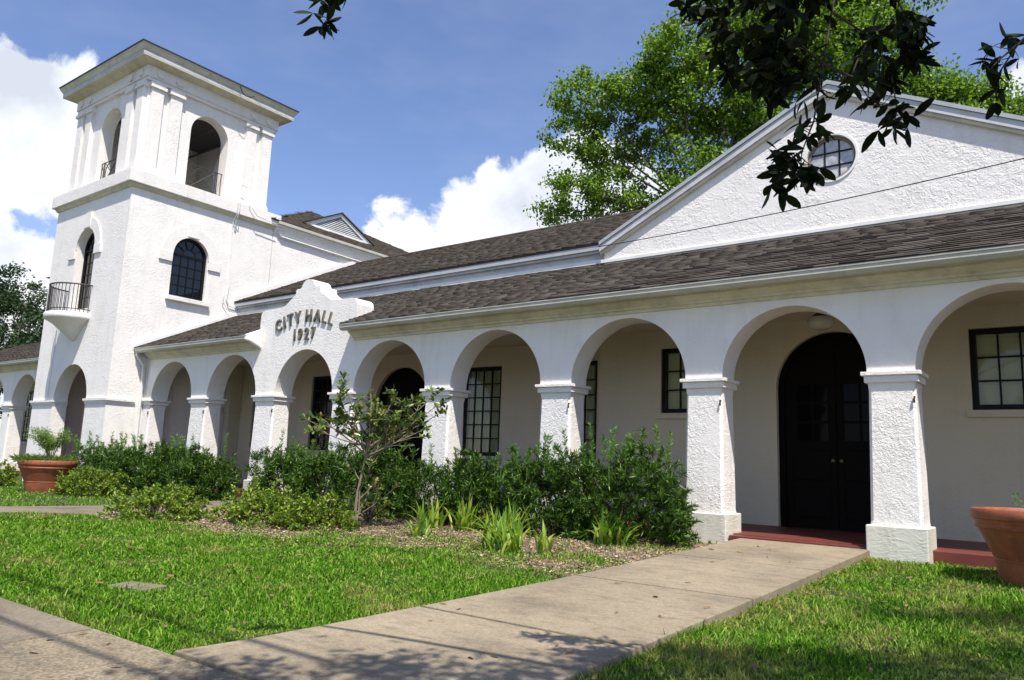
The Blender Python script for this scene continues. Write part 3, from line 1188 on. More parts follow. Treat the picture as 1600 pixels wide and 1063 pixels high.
def shingles(roof, org, ud, vd, ulen, vlen, keep=None, near=0, expo=0.125):
    """tabs laid in courses on the plane org + u*ud + v*vd"""
    org, ud, vd = Vector(org), Vector(ud).normalized(), Vector(vd).normalized()
    nd = ud.cross(vd).normalized()
    if nd.z < 0:
        nd = -nd
    tabs = []
    rows = int(vlen / expo)
    for j in range(rows):
        v = j * expo
        u = -random.uniform(0, .2)
        while u < ulen:
            w = random.choice((.26, .30, .30, .34))
            a, b = max(u, 0.0), min(u + w, ulen)
            if b - a > .03 and (keep is None or keep((a + b) / 2, v + expo / 2)):
                th = random.choice((.018, .022, .026, .030))
                tabs.append((a, b - a - .004, v, min(expo + .05, vlen - v), th))
            u += w
    rest = tabs
    if near:
        cp = Vector((0, -9.9, .95))
        key = lambda q: ((org + ud * q[0] + vd * q[2]) - cp).length
        infr = [q for q in tabs if (org + ud * q[0] + vd * q[2]).x < 0.1]
        sel = sorted(infr, key=key)[:near]
        ss = set(id(q) for q in sel)
        rest = [q for q in tabs if id(q) not in ss]
        cache = {}
        M = Matrix((ud, vd, nd)).transposed().to_4x4()
        rot = M.to_euler()
        for a, w, v, L, th in sel:
            k = (round(w, 2), th)
            if k not in cache:
                cache[k] = tab_mesh(k[0], .195, th).mesh('shingle', 'shingle')
            link('shingle', cache[k], roof, org + ud * a + vd * v + nd * .004, rot)
    V, I = [], []
    base = np.array([(0, 0, 0), (1, 0, 0), (1, 1, 0.0), (0, 1, 0.0), (0, 0, 1), (1, 0, 1), (1, 1, 0.12), (0, 1, 0.12)])
    fc = np.array([(4, 5, 6, 7), (0, 1, 5, 4), (1, 2, 6, 5), (3, 0, 4, 7)])
    U_, V_, N_, O_ = (np.array(q) for q in (ud, vd, nd, org))
    n = len(rest)
    if n:
        A = np.array(rest)
        loc = np.empty((n, 8, 3))
        loc[:, :, 0] = A[:, 0, None] + base[None, :, 0] * A[:, 1, None]
        loc[:, :, 1] = A[:, 2, None] + base[None, :, 1] * A[:, 3, None]
        loc[:, :, 2] = base[None, :, 2] * A[:, 4, None] + .004
        P = O_ + loc[..., 0:1] * U_ + loc[..., 1:2] * V_ + loc[..., 2:3] * N_
        idx = (np.arange(n)[:, None, None] * 8 + fc[None]).ravel()
        o = link('shingle_field', fast_mesh('shingle_field', P.reshape(-1, 3), np.full(4 * n, 4, np.int32), idx, 'shingle'), roof)
        o['kind'] = 'stuff'


def deck(name, quad, th, mat='shingle', parent=None):
    q = [Vector(p) for p in quad]
    nd = (q[1] - q[0]).cross(q[3] - q[0]).normalized()
    if nd.z < 0:
        nd = -nd
    mb = MB()
    n = len(q)
    mb.add([p for p in q] + [p - nd * th for p in q],
           [tuple(range(n)), tuple(range(2 * n - 1, n - 1, -1))] + [(i, i + n, (i + 1) % n + n, (i + 1) % n) for i in range(n)])
    return mb.build(name, mat, parent or HALL)


PR = 0.468   # porch roof slope
def porch_roof(x0, x1, y1, near=0, dz=0.0):
    z0 = 3.47 + dz
    y0 = -0.375
    z1 = z0 + (y1 - y0) * PR
    r = deck('porch_roof', [(x0, y0, z0), (x1, y0, z0), (x1, y1, z1), (x0, y1, z1)], 0.03)
    d = Vector((0, 1, PR))
    shingles(r, (x0, y0 - .02, z0 - .008), (1, 0, 0), d, x1 - x0, (y1 - y0) * d.length, near=near)
    return z1


ZF = porch_roof(-7.19, 3.3, 2.298, 300)
porch_roof(-11.33, -7.192, 2.60)
# behind the parapet the roof starts further back
def porch_roof_back():
    y0, y1 = ARC_T + .01, 2.60
    z = lambda y: 3.47 + (y + .375) * PR
    r = deck('porch_roof', [(-14.43, y0, z(y0)), (-11.332, y0, z(y0)), (-11.332, y1, z(y1)), (-14.43, y1, z(y1))], 0.03)
    d = Vector((0, 1, PR))
    shingles(r, (-14.43, y0, z(y0)), (1, 0, 0), d, 3.095, (y1 - y0) * d.length)


porch_roof_back()
porch_roof(-19.08, -14.432, 2.60)
porch_roof(-34.0, -23.3, 2.6, dz=.06)

# gable over the entrance
GC, GP, GS = -3.03, 7.20, 0.498      # centre, ridge height, slope
GH = 4.20
GE = 4.16
mb = MB()
wall(mb, XZ, GC - GH + .1, GC + GH - .1, 4.58, 0, [(GC, .375, 5.58, 5.94, 'circle')], 2.29, 2.55, top=lambda u: GP - .16 - abs(u - GC) * GS)
mb.build('gable_wall', 'stucco_gable', HALL)
mb = MB()
mb.box(-7.19, 3.1, 2.255, 2.289, ZF + .02, ZF + .085)
mb.build('flashing', 'trim_white', HALL, bevel=.006)


def round_window():
    c, z, r, y = GC, 5.94, .375, 2.29
    def ring(r0, r1, ya, yb, mat, name, parent, n=40):
        mb = MB()
        vs, fs = [], []
        for rr, yy in ((r0, ya), (r1, ya), (r1, yb), (r0, yb)):
            vs += [(c + rr * math.cos(2 * PI * k / n), yy, z + rr * math.sin(2 * PI * k / n)) for k in range(n)]
        for i in range(4):
            for k in range(n):
                fs.append((i * n + k, i * n + (k + 1) % n, ((i + 1) % 4) * n + (k + 1) % n, ((i + 1) % 4) * n + k))
        mb.add(vs, fs)
        return mb.build(name, mat, parent, True)
    paint('frame_brown', (0.20, 0.155, 0.125), 0.6, 0.4, 8.0)
    w = ring(.325, .372, y + .05, y + .13, 'frame_brown', 'round_window', HALL)
    ring(.374, .408, y - .02, y + .06, 'trim_white', 'surround', w)
    rr = .325
    xs = [-.325, -.11, .11, .325]
    for x in xs[1:3]:
        h = math.sqrt(rr * rr - x * x)
        mb = MB()
        mb.box(c + x - .011, c + x + .011, y + .065, y + .095, z - h, z + h)
        mb.build('muntin', 'frame_black', w)
        mb = MB()
        mb.box(c - h, c + h, y + .062, y + .092, z + x - .011, z + x + .011)
        mb.build('muntin', 'frame_black', w)
    for i in range(3):
        for j in range(3):
            pts = []
            for (u, v) in [(xs[i] + (xs[i + 1] - xs[i]) * a, xs[j] + (xs[j + 1] - xs[j]) * b) for a, b in ((0, 0), (.5, 0), (1, 0), (1, .5), (1, 1), (.5, 1), (0, 1), (0, .5))]:
                l = math.hypot(u, v)
                k = min(1.0, rr / l) if l > 0 else 1
                pts.append((c + u * k, z + v * k))
            tl = random.uniform(-.003, .003)
            mb = MB()
            mb.prism(pts, XZ, y + .08 + tl, y + .084 + tl)
            mb.build('pane', 'glass_frosted', w)


round_window()
# gable roof planes, rake boards
YF, YB_ = 2.205, 9.0
for s in (-1, 1):
    e0 = (GC + s * GE, GP - GE * GS)
    r = deck('gable_roof', [(e0[0], YF, e0[1]), (e0[0], YB_, e0[1]), (GC, YB_, GP), (GC, YF, GP)], .05)
    d = Vector((-s, 0, GS))
    shingles(r, (e0[0], YF, e0[1]), (0, 1, 0), d, YB_ - YF, GE * Vector((1, 0, GS)).length)
    n = Vector((s * GS, 0, 1)).normalized()
    def rake(name, y0, y1, t0, t1, mat):
        a = Vector((e0[0], 0, e0[1])); b = Vector((GC, 0, GP))
        k0, k1 = t0 / n.z, t1 / n.z
        mb = MB()
        v = []
        for y in (y0, y1):
            v += [(a.x, y, a.z - k0), (b.x, y, b.z - k0), (b.x, y, b.z - k1), (a.x, y, a.z - k1)]
        mb.add(v, [(0, 1, 2, 3), (7, 6, 5, 4), (0, 4, 5, 1), (1, 5, 6, 2), (2, 6, 7, 3), (3, 7, 4, 0)])
        return mb.build(name, mat, HALL)
    rake('drip_edge', YF - .035, YF + .02, -.014, .045, 'metal_drip')
    rake('rake_board', YF - .012, YF + .05, .05, .155, 'trim_weathered')
    rake('rake_moulding', YF + .02, 2.287, .15, .205, 'trim_cream')
    rake('rake_soffit', YF + .052, 2.287, .052, .149, 'trim_cream')

# main roof behind, ridge parallel to the street
MR_E, MR_Y = 5.16, 2.28
RY, RZ = 6.55, 7.25
MS = (RZ - MR_E) / (RY - MR_Y)
r = deck('main_roof', [(-19.08, MR_Y, MR_E), (-7.15, MR_Y, MR_E), (-7.15, RY, RZ), (-19.08, RY, RZ)], .05)
d = Vector((0, 1, MS))
shingles(r, (-19.08, MR_Y, MR_E), (1, 0, 0), d, 11.9, (RY - MR_Y) * d.length)
deck('main_roof', [(-19.08, 11.0, MR_E), (3.0, 11.0, MR_E), (3.0, RY + .002, RZ), (-19.08, RY + .002, RZ)], .05)
deck('main_roof', [(-7.148, MR_Y + 2.5, MR_E + 2.5 * MS - .05), (3, MR_Y + 2.5, MR_E + 2.5 * MS - .05), (3, RY, RZ - .05), (-7.148, RY, RZ - .05)], .05)
mb = MB()
mb.box(-19.08, -7.2, 2.35, 2.42, 4.98, 5.115)
mb.build('fascia', 'trim_weathered', HALL)
mb = MB()
mb.box(-19.08, -7.2, 2.42, 2.47, 4.86, 4.98)
mb.build('fascia', 'trim_weathered', HALL)
mb = MB()
mb.box(-19.08, -7.2, 2.38, 2.60, 4.78, 4.86)
mb.build('flashing', 'trim_white', HALL)
mb = MB()
mb.box(-19.08, -7.2, 2.30, 2.352, 5.03, 5.12)
mb.build('drip_edge', 'metal_drip', HALL)
mb = MB()
mb.box(-19.08, -7.2, 2.60, 2.9, 4.70, 5.15)
mb.build('clerestory_wall', 'trim_white', HALL)
mb = MB()
mb.box(-19.09, 3.1, 10.6, 10.85, 0, 5.15)
mb.box(2.95, 3.1, 2.6, 10.6, 0, 5.15)
mb.build('rear_wall', 'stucco', HALL)
# ridge cap
mb = MB()
mb.tube([(-19.0, RY, RZ + .01), (-7.0, RY, RZ + .01)], .05, 6)
mb.build('ridge_cap', 'shingle', HALL)
# stepped flashing where the main roof dies against the tall block
mb = MB()
for (ya, za, yb, zb) in ((MR_Y, MR_E, RY, RZ), (RY, RZ, 9.8, RZ - 3.25 * MS)):
    mb.add([(-19.02, ya, za + .02), (-19.02, yb, zb + .02), (-19.02, yb, zb + .15), (-19.02, ya, za + .15), (-19.098, ya, za + .02), (-19.098, yb, zb + .02), (-19.098, yb, zb + .15), (-19.098, ya, za + .15)],
           [(0, 1, 2, 3), (0, 3, 7, 4), (3, 2, 6, 7), (0, 4, 5, 1), (1, 5, 6, 2)])
mb.build('flashing', 'trim_white', HALL)
mb = MB()
za, zb = 3.47, 3.47 + 2.97 * PR
mb.add([(-19.03, -.375, za + .03), (-19.03, 2.6, zb + .03), (-19.03, 2.6, zb + .11), (-19.03, -.375, za + .11), (-19.098, -.375, za + .03), (-19.098, 2.6, zb + .03), (-19.098, 2.6, zb + .11), (-19.098, -.375, za + .11)],
       [(0, 1, 2, 3), (0, 3, 7, 4), (3, 2, 6, 7), (0, 4, 5, 1), (1, 5, 6, 2)])
mb.build('flashing', 'trim_white', HALL)

# ---- tall rear block with hipped roof and louvred gablet
HX0, HX1, HY0, HY1, HE = -34.0, -19.1, 3.36, 14.5, 7.62
mb = MB()
mb.box(HX0, HX1, HY0 + .001, HY1, 0, HE)
mb.build('block_wall', 'stucco', HALL)
HM = [(0.0, HE - .16), (.04, HE - .14), (.045, HE - .05), (.08, HE - .03), (.09, HE + .03), (.14, HE + .06), (.15, HE + .10), (.165, HE + .10), (.165, HE + .19), (0.0, HE + .19)]
mb = MB()
mb.prism(HM, lambda u, v, d: (HX1 + u, d, v), HY0 + .01, HY1)
mb.build('block_eave', 'trim_white', HALL)
mb = MB()
mb.prism([(.167, HE + .10), (.225, HE + .12), (.225, HE + .20), (.167, HE + .20)], lambda u, v, d: (HX1 + u, d, v), HY0 + .01, HY1)
mb.build('gutter', 'gutter_paint', HALL)
eo = .22
ez = HE + .20
pk = 3.3
A = (HX1 + eo, HY0 - eo, ez); B = (HX1 + eo, HY1 + eo, ez); Cc = (HX0 - eo, HY1 + eo, ez); Dd = (HX0 - eo, HY0 - eo, ez)
w_ = (HY1 - HY0) / 2 + eo
r1 = (HX1 + eo - w_, (HY0 + HY1) / 2, ez + w_ * .5); r2 = (HX0 - eo + w_, (HY0 + HY1) / 2, ez + w_ * .5)
mb = MB()
mb.add([A, B, Cc, Dd, r1, r2], [(0, 1, 4), (1, 2, 5, 4), (2, 3, 5), (3, 0, 4, 5), (0, 3, 2, 1)])
hr = mb.build('block_roof', 'shingle', HALL)
d = Vector((-1, 0, .5))
tot = (HY1 - HY0) + 2 * eo
shingles(hr, (A[0], A[1], A[2] + .004), (0, 1, 0), d, tot, w_ * d.length, keep=lambda u, v: (v / d.length) < min(u, tot - u) and u < 8.5)
shingles(hr, (A[0] - 9, A[1], A[2] + .004), (1, 0, 0), (0, 1, .5), 9, w_ * d.length, keep=lambda u, v: (v / d.length) < (9 - u))


def gablet():
    X, y0, y1, zb, zt = -20.05, 5.16, 8.02, 8.50, 9.17
    yc = (y0 + y1) / 2
    mb = MB()
    mb.add([(X, y0 + .1, zb - .02), (X, y1 - .1, zb - .02), (X, yc, zt - .05), (X - 2, y0 + .1, zb - .02), (X - 2, y1 - .1, zb - .02), (X - 2, yc, zt - .05)], [(0, 1, 2), (5, 4, 3), (0, 3, 4, 1)])
    g = mb.build('gablet', 'dark_interior', HALL)
    for s in (-1, 1):
        ye = yc + s * (y1 - y0) / 2
        mb = MB()
        v = [(X + .12, ye + s * .12, zb - .05), (X + .12, yc, zt + .03), (X - 1.9, yc, zt + .03), (X - 1.9, ye + s * .12, zb - .05)]
        mb.add(v + [(a, b, c_ - .035) for a, b, c_ in v], [(0, 1, 2, 3), (7, 6, 5, 4), (0, 4, 5, 1), (1, 5, 6, 2), (2, 6, 7, 3), (3, 7, 4, 0)])
        mb.build('gablet_roof', 'shingle', g)
        mb = MB()
        v = [(X + .06, ye + s * .06, zb - .075), (X + .06, yc, zt - .012), (X + .06, yc, zt - .13), (X + .06, ye - s * .22, zb - .075)]
        mb.add(v + [(a - .07, b, c_) for a, b, c_ in v], [(0, 1, 2, 3), (7, 6, 5, 4), (0, 4, 5, 1), (1, 5, 6, 2), (2, 6, 7, 3), (3, 7, 4, 0)])
        mb.build('gablet_rake', 'trim_white', g)
    mb = MB()
    mb.box(X - .01, X + .055, y0 + .2, y1 - .2, zb - .10, zb - .02)
    mb.build('gablet_sill', 'trim_white', g)
    n = 8
    for k in range(n):
        z = zb + .01 + k * .062
        hw = (y1 - y0) / 2 * (1 - (z - zb + .10) / (zt - zb)) - .08
        if hw < .05:
            break
        mb = MB()
        mb.add([(X + .03, yc - hw, z), (X + .03, yc + hw, z), (X + .005, yc + hw, z + .05), (X + .005, yc - hw, z + .05)], [(0, 1, 2, 3)])
        mb.build('louvre', 'trim_weathered', g)


gablet()

# ---- the belfry tower
TX0, TX1, TY0, TY1 = -23.28, -19.1, -.9, 3.34
TCX, TCY = (TX0 + TX1) / 2, (TY0 + TY1) / 2
TH = .36
BACK = lambda u, v, d: (u, TY1 - d, v)
LEFT = lambda u, v, d: (TX0 + d, u, v)
RIGHT = lambda u, v, d: (TX1 - d, u, v)
FRONT = lambda u, v, d: (u, TY0 + d, v)
FW = (-21.25, .53, 4.55, 6.25, 'arch')
RW = (.86, .50, 4.98, 6.13, 'arch')
E_ = .0012
mb = MB()
wall(mb, FRONT, TX0, TX1, 0, 4.0, [(-21.10, .93, 0, 2.16, 'arch')], 0, TH)
wall(mb, FRONT, TX0, TX1, 4.0, 7.6, [FW], 0, TH)
wall(mb, RIGHT, TY0 + TH, TY1, 0, 4.0, [], 0, TH)
wall(mb, RIGHT, TY0 + TH, TY1, 4.0, 7.6, [RW], 0, TH)
wall(mb, LEFT, TY0 + TH, TY1, 0, 7.6, [(1.2, .9, 0, 2.16, 'arch')], 0, TH)
wall(mb, BACK, TX0 + TH, TX1 - TH, 0, 7.6, [], 0, TH)
mb.build('tower_wall', 'stucco', HALL)
mb = MB()
mb.box(TX0 + TH, TX1 - TH, TY0 + TH, TY1 - TH, 3.35, 3.45)
mb.box(TX0 + TH, TX1 - TH, TY0 + TH, TY1 - TH, 7.5, 7.99)
mb.build('added_tower_floor', 'stucco_shaded', HALL)  # unseen slabs, added to block light inside the hollow tower
mb = MB()
mb.box(TX0 + .02, TX1 - .02, TY0 + .05, TY1, -.1, .16)
mb.build('porch_floor', 'red_floor', HALL)
mb = MB()
mb.box(TX0 + TH, TX1 - TH, TY1 - TH - .05, TY1 - TH, 2.05, 2.17)
mb.build('band', 'stucco_shaded', HALL)


def band(name, z0, z1, out, mat, xs=None):
    """band wrapping the front and the sides of the tower"""
    mb = MB()
    mb.box(TX1, TX1 + out, TY0 - out, TY1 - .0, z0, z1)
    segs = xs or [(TX0 - out, TX1)]
    for a, b in segs:
        mb.box(a, b, TY0 - out, TY0, z0, z1)
    mb.box(TX0 - out, TX0, TY0, TY1, z0, z1)
    return mb.build(name, mat, HALL)


def band_lower():
    for z0, z1, out in ((2.04, 2.075, .02), (2.075, 2.12, .035), (2.12, 2.175, .06)):
        mb = MB()
        mb.box(TX1, TX1 + out, TY0 - out, -.22, z0, z1)
        mb.box(-20.17, TX1, TY0 - out, TY0, z0, z1)
        mb.box(-20.17 - out * .8, -20.17, TY0 - out, TY0 + TH, z0, z1)
        mb.build('impost_band', 'stucco_smooth', HALL)
        mb = MB()
        mb.box(TX0 - out, -22.03, TY0 - out, TY0, z0, z1)
        mb.box(-22.03, -22.03 + out * .8, TY0 - out, TY0 + TH, z0, z1)
        mb.box(TX0 - out, TX0, TY0, -.01, z0, z1)
        mb.build('impost_band', 'stucco_smooth', HALL)


band_lower()
# ring mouldings around the shaft (a square frame each)
def ring(name, o0, o1, z0, z1, mat, inner=.2, bevel=.0):
    """square ring; o0 overhang at z0, o1 at z1"""
    def rect(o, z):
        return [(TX0 - o, TY0 - o, z), (TX1 + o, TY0 - o, z), (TX1 + o, TY1 + o, z), (TX0 - o, TY1 + o, z)]
    vs = rect(-inner, z0) + rect(o0, z0) + rect(o1, z1) + rect(-inner, z1)
    fs = []
    for i in range(4):
        for k in range(4):
            k2 = (k + 1) % 4
            fs.append((i * 4 + k, i * 4 + k2, ((i + 1) % 4) * 4 + k2, ((i + 1) % 4) * 4 + k))
    mb = MB()
    mb.add(vs, fs)
    return mb.build(name, mat, HALL, bevel=bevel)


ring('string_moulding', .03, .09, 7.56, 7.66, 'trim_cream')
ring('string_course', .15, .15, 7.66, 8.0, 'stucco_smooth', .4, .012)
# belfry stage, set in a little
IN = .19
BZ0, BZ1 = 8.0, 10.58
mb = MB()
OPX = (TCX + .06, .57, 8.12, 9.70, 'arch')
OPY = (TCY - .07, .57, 8.12, 9.70, 'arch')
wall(mb, lambda u, v, d: (u, TY0 + IN + d, v), TX0 + IN, TX1 - IN, BZ0, BZ1, [OPX], 0, TH)
wall(mb, lambda u, v, d: (TX1 - IN - d, u, v), TY0 + IN + TH, TY1 - IN, BZ0, BZ1, [OPY], 0, TH)
wall(mb, lambda u, v, d: (TX0 + IN + d, u, v), TY0 + IN + TH, TY1 - IN, BZ0, BZ1, [OPY], 0, TH)
wall(mb, lambda u, v, d: (u, TY1 - IN - d, v), TX0 + IN + TH, TX1 - IN - TH, BZ0, BZ1, [OPX], 0, TH)
mb.build('belfry_wall', 'stucco', HALL)


def pilasters():
    def one(c, face):
        fn = {'F': lambda u, v, d: (u, TY0 + IN - d, v), 'R': lambda u, v, d: (TX1 - IN + d, u, v), 'L': lambda u, v, d: (TX0 + IN - d, u, v)}[face]
        def bx(mb, u0, u1, v0, v1, d):
            mb.prism([(u0, v0), (u1, v0), (u1, v1), (u0, v1)], fn, -.0, d)
        hw = .165
        mb = MB()
        bx(mb, c - hw, c + hw, 8.24, 10.34, .10)
        p = mb.build('pilaster', 'stucco_pillar', HALL)
        mb = MB()
        bx(mb, c - hw - .035, c + hw + .035, 8.0, 8.18, .135)
        bx(mb, c - hw - .018, c + hw + .018, 8.18, 8.24, .115)
        mb.build('base', 'stucco_smooth', p)
        mb = MB()
        bx(mb, c - hw - .01, c + hw + .01, 10.34, 10.40, .10)
        bx(mb, c - hw - .05, c + hw + .05, 10.40, 10.48, .15)
        bx(mb, c - hw - .03, c + hw + .03, 10.48, 10.58, .12)
        mb.build('capital', 'stucco_smooth', p)
        mb = MB()
        n = 20
        mb.prism([(c + .10 * math.cos(2 * PI * k / n), 10.80 + .10 * math.sin(2 * PI * k / n)) for k in range(n)], fn, .06, .16)
        mb.build('roundel', 'stucco_smooth', p)
    for o in (-1.70, -1.17, 1.17, 1.70):
        one(TCX + o, 'F')
        one(TCY + o, 'R')
        one(TCY + o, 'L')


pilasters()
ring('architrave', -.11, -.11, 10.58, 10.66, 'stucco_smooth', .45)
ring('frieze', -.08, -.08, 10.66, 10.97, 'stucco_smooth', .45)
ring('cornice_bed', -.06, .08, 10.97, 11.03, 'trim_cream', .3)
ring('cornice_soffit', .22, .22, 11.03, 11.06, 'trim_cream', .1)
ring('cornice_corona', .225, .225, 11.06, 11.17, 'trim_weathered', .1, .006)
ring('cornice_cyma', .23, .29, 11.17, 11.27, 'trim_cream', .1)
ring('cornice_gutter', .295, .305, 11.27, 11.325, 'gutter_paint', .1)
mb = MB()
o = .325
mb.add([(TX0 - o, TY0 - o, 11.33), (TX1 + o, TY0 - o, 11.33), (TX1 + o, TY1 + o, 11.33), (TX0 - o, TY1 + o, 11.33), (TCX, TCY, 12.1),
        (TX0 - o, TY0 - o, 11.36), (TX1 + o, TY0 - o, 11.36), (TX1 + o, TY1 + o, 11.36), (TX0 - o, TY1 + o, 11.36)],
       [(3, 2, 1, 0), (0, 1, 6, 5), (1, 2, 7, 6), (2, 3, 8, 7), (3, 0, 5, 8), (5, 6, 4), (6, 7, 4), (7, 8, 4), (8, 5, 4)])
mb.build('tower_roof', 'shingle', HALL)
mb = MB()
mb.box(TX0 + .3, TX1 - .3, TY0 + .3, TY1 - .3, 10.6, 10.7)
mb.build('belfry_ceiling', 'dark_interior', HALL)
for k, yy in enumerate((.4, 1.3, 2.2)):
    mb = MB()
    mb.tube([(TX0 + .4, yy, 9.9 + .1 * k), (TX1 - .4, yy, 9.9 + .1 * k)], .03, 6)
    mb.build('tie_rod', 'iron', HALL)


def belfry_rail(op, fn):
    c, r, vb, vs, _ = op
    mb = MB()
    P = lambda u, v: fn(u, v, .13)
    z0, z1 = 8.17, 8.80
    mb.tube([P(c - r, z1), P(c + r, z1)], .014, 5)
    g = mb.build('belfry_railing', 'iron', HALL)
    def bar(a, b, rad=.011):
        m = MB()
        m.tube([P(*a), P(*b)], rad, 5)
        m.build('bar', 'iron', g)
    bar((c - r, z0), (c + r, z0), .014)
    for u in (-.54, -.42, -.36, .36, .42, .54):
        bar((c + u, z0), (c + u, z1))
    bar((c - .36, z0), (c + .36, z1))
    bar((c - .36, z1), (c + .36, z0))
    m = MB()
    m.tube([P(c + .30 * math.cos(2 * PI * k / 28), (z0 + z1) / 2 + .30 * math.sin(2 * PI * k / 28)) for k in range(28)], .012, 5, True)
    m.build('ring_bar', 'iron', g)


belfry_rail(OPX, lambda u, v, d: (u, TY0 + IN + d, v))
belfry_rail(OPY, lambda u, v, d: (TX1 - IN - d, u, v))


def arched_window(op, fn, rec, rows, label=None):
    """iron arched window with fan head; fn(u,v,d)"""
    c, r, vb, vs, _ = op
    e = .003
    def ringp(r0, r1, d0, d1, mat, name, parent, vb0, vb1):
        o_, i_ = arch_poly(c, r0, vb0, vs), arch_poly(c, r1, vb1, vs)
        n = len(o_)
        vv = [fn(u, v, d0) for u, v in o_] + [fn(u, v, d0) for u, v in i_] + [fn(u, v, d1) for u, v in o_] + [fn(u, v, d1) for u, v in i_]
        ff = []
        for k in range(n):
            k2 = (k + 1) % n
            ff += [(k, k2, n + k2, n + k), (2 * n + k, 3 * n + k, 3 * n + k2, 2 * n + k2), (n + k, n + k2, 3 * n + k2, 3 * n + k), (k, 2 * n + k, 2 * n + k2, k2)]
        mb = MB()
        mb.add(vv, ff)
        return mb.build(name, mat, parent)
    w = ringp(r - e, r - .07, rec, rec + .08, 'frame_black', 'arched_window', HALL, vb + e, vb + .07)
    if label:
        w['label'] = label
    ri = r - .07
    def bar(a, b, t=.012, d=rec + .02):
        du, dv = b[0] - a[0], b[1] - a[1]
        l = math.hypot(du, dv)
        nu, nv = -dv / l * t, du / l * t
        mb = MB()
        mb.prism([(a[0] + nu, a[1] + nv), (a[0] - nu, a[1] - nv), (b[0] - nu, b[1] - nv), (b[0] + nu, b[1] + nv)], fn, d, d + .03)
        mb.build('muntin', 'frame_black', w)
    bar((c - ri, vs), (c + ri, vs), .03, rec + .012)
    for i in range(1, 4):
        u = c - ri + 2 * ri * i / 4
        bar((u, vb + .07), (u, vs - .03))
    for j in range(1, rows):
        v = vb + .07 + (vs - .03 - vb - .07) * j / rows
        bar((c - ri, v), (c + ri, v), .011, rec + .023)
    rs = ri * .42
    for a in (36, 72, 108, 144):
        a = math.radians(a)
        bar((c + rs * math.cos(a), vs + .03 + rs * math.sin(a)), (c + (ri - .01) * math.cos(a), vs + (ri - .01) * math.sin(a)))
    m = MB()
    m.tube([fn(c + rs * math.cos(PI * k / 14), vs + .03 + rs * math.sin(PI * k / 14), rec + .035) for k in range(15)], .013, 5)
    m.build('muntin', 'frame_black', w)
    # panes below the transom, one by one, and one fan light
    hh = (vs - .03 - vb - .07) / rows
    for i in range(4):
        for j in range(rows):
            u0 = c - ri + 2 * ri * i / 4; u1 = u0 + 2 * ri / 4
            v0 = vb + .07 + hh * j
            k = random.uniform(-.002, .002)
            mb = MB()
            mb.prism([(u0, v0), (u1, v0), (u1, v0 + hh), (u0, v0 + hh)], fn, rec + .038 + k, rec + .044)
            mb.build('pane', 'glass_dark', w)
    mb = MB()
    mb.prism([(c + ri * math.cos(PI * k / 24), vs + ri * math.sin(PI * k / 24)) for k in range(25)], fn, rec + .040, rec + .046)
    mb.build('fan_light', 'glass_dark', w)
    # flat plaster surround with keystone and ears
    fo = lambda u, v, d: fn(u, v, -d)
    R1 = r + .30
    seg = 24
    vv = []
    for rr in (r + .005, R1):
        vv += [(c + rr * math.cos(PI * k / seg), vs + rr * math.sin(PI * k / seg)) for k in range(seg + 1)]
    n = seg + 1
    mb = MB()
    pts = [fo(u, v, .035) for u, v in vv] + [fo(u, v, 0.0) for u, v in vv]
    ff = []
    for k in range(seg):
        ff += [(k, k + 1, n + k + 1, n + k), (n + k, n + k + 1, 3 * n + k + 1, 3 * n + k), (k, 2 * n + k, 2 * n + k + 1, k + 1)]
    ff += [(0, n, 3 * n, 2 * n), (n - 1, 3 * n - 1, 4 * n - 1, 2 * n - 1)]
    mb.add(pts, ff)
    mb.build('surround', 'stucco_smooth', w)
    def blk(name, u0, u1, v0, v1, d):
        m = MB()
        m.prism([(u0, v0), (u1, v0), (u1, v1), (u0, v1)], fo, 0, d)
        m.build(name, 'stucco_smooth', w, bevel=.006)
    blk('keystone', c - .17, c + .17, vs + r + .02, vs + R1 + .14, .05)
    for s in (-1, 1):
        a, b = sorted((c + s * (r + .02), c + s * (r + .38)))
        blk('ear', a, b, vs - .25, vs + .0, .052)
    return w


wF = arched_window(FW, FRONT, .20, 5, 'dark arched balcony window of the tower front')
wR = arched_window(RW, RIGHT, .07, 4, 'dark arched window with plaster surround on the tower side')
mb = MB()
mb.prism([(.27, 4.86), (1.50, 4.86), (1.50, 4.975), (.27, 4.975)], lambda u, v, d: (TX1 + d, u, v), 0, .11)
mb.build('sill', 'stucco_smooth', wR, bevel=.008)
mb = MB()
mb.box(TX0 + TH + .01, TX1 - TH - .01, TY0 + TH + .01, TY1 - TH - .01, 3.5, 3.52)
mb.build('added_tower_floor', 'dark_interior', HALL)


def balcony():
    c = (-21.27, TY0, 0)
    r = .74
    prof = [(.02, 3.70), (.10, 3.73), (.20, 3.82), (.38, 3.98), (.54, 4.12), (.68, 4.20), (r, 4.225), (r + .02, 4.25), (r + .02, 4.36), (r, 4.385), (.0, 4.39)]
    mb = MB()
    mb.lathe(prof, c, 28, PI, 2 * PI, cap=False)
    b = mb.build('balcony', 'stucco_smooth', HALL, True)
    rr = r - .04
    def P(a, z): return (c[0] + rr * math.cos(a), c[1] + rr * math.sin(a), z)
    for z, t in ((5.12, .020), (4.47, .012)):
        m = MB()
        m.tube([P(PI + PI * k / 24, z) for k in range(25)], t, 6)
        m.build('handrail' if z > 5 else 'bottom_rail', 'iron', b)
    for k in range(23):
        a = PI + PI * (k + .5) / 23
        m = MB()
        m.tube([P(a, 4.385), P(a, 5.12)], .0095, 5)
        m.build('baluster', 'iron', b)


balcony()

# conduits and loose cable on the tower side
def pipe(pts, r, mat='pipe_white', name='conduit'):
    m = MB()
    m.tube(pts, r, 6)
    return m.build(name, mat, HALL, True)


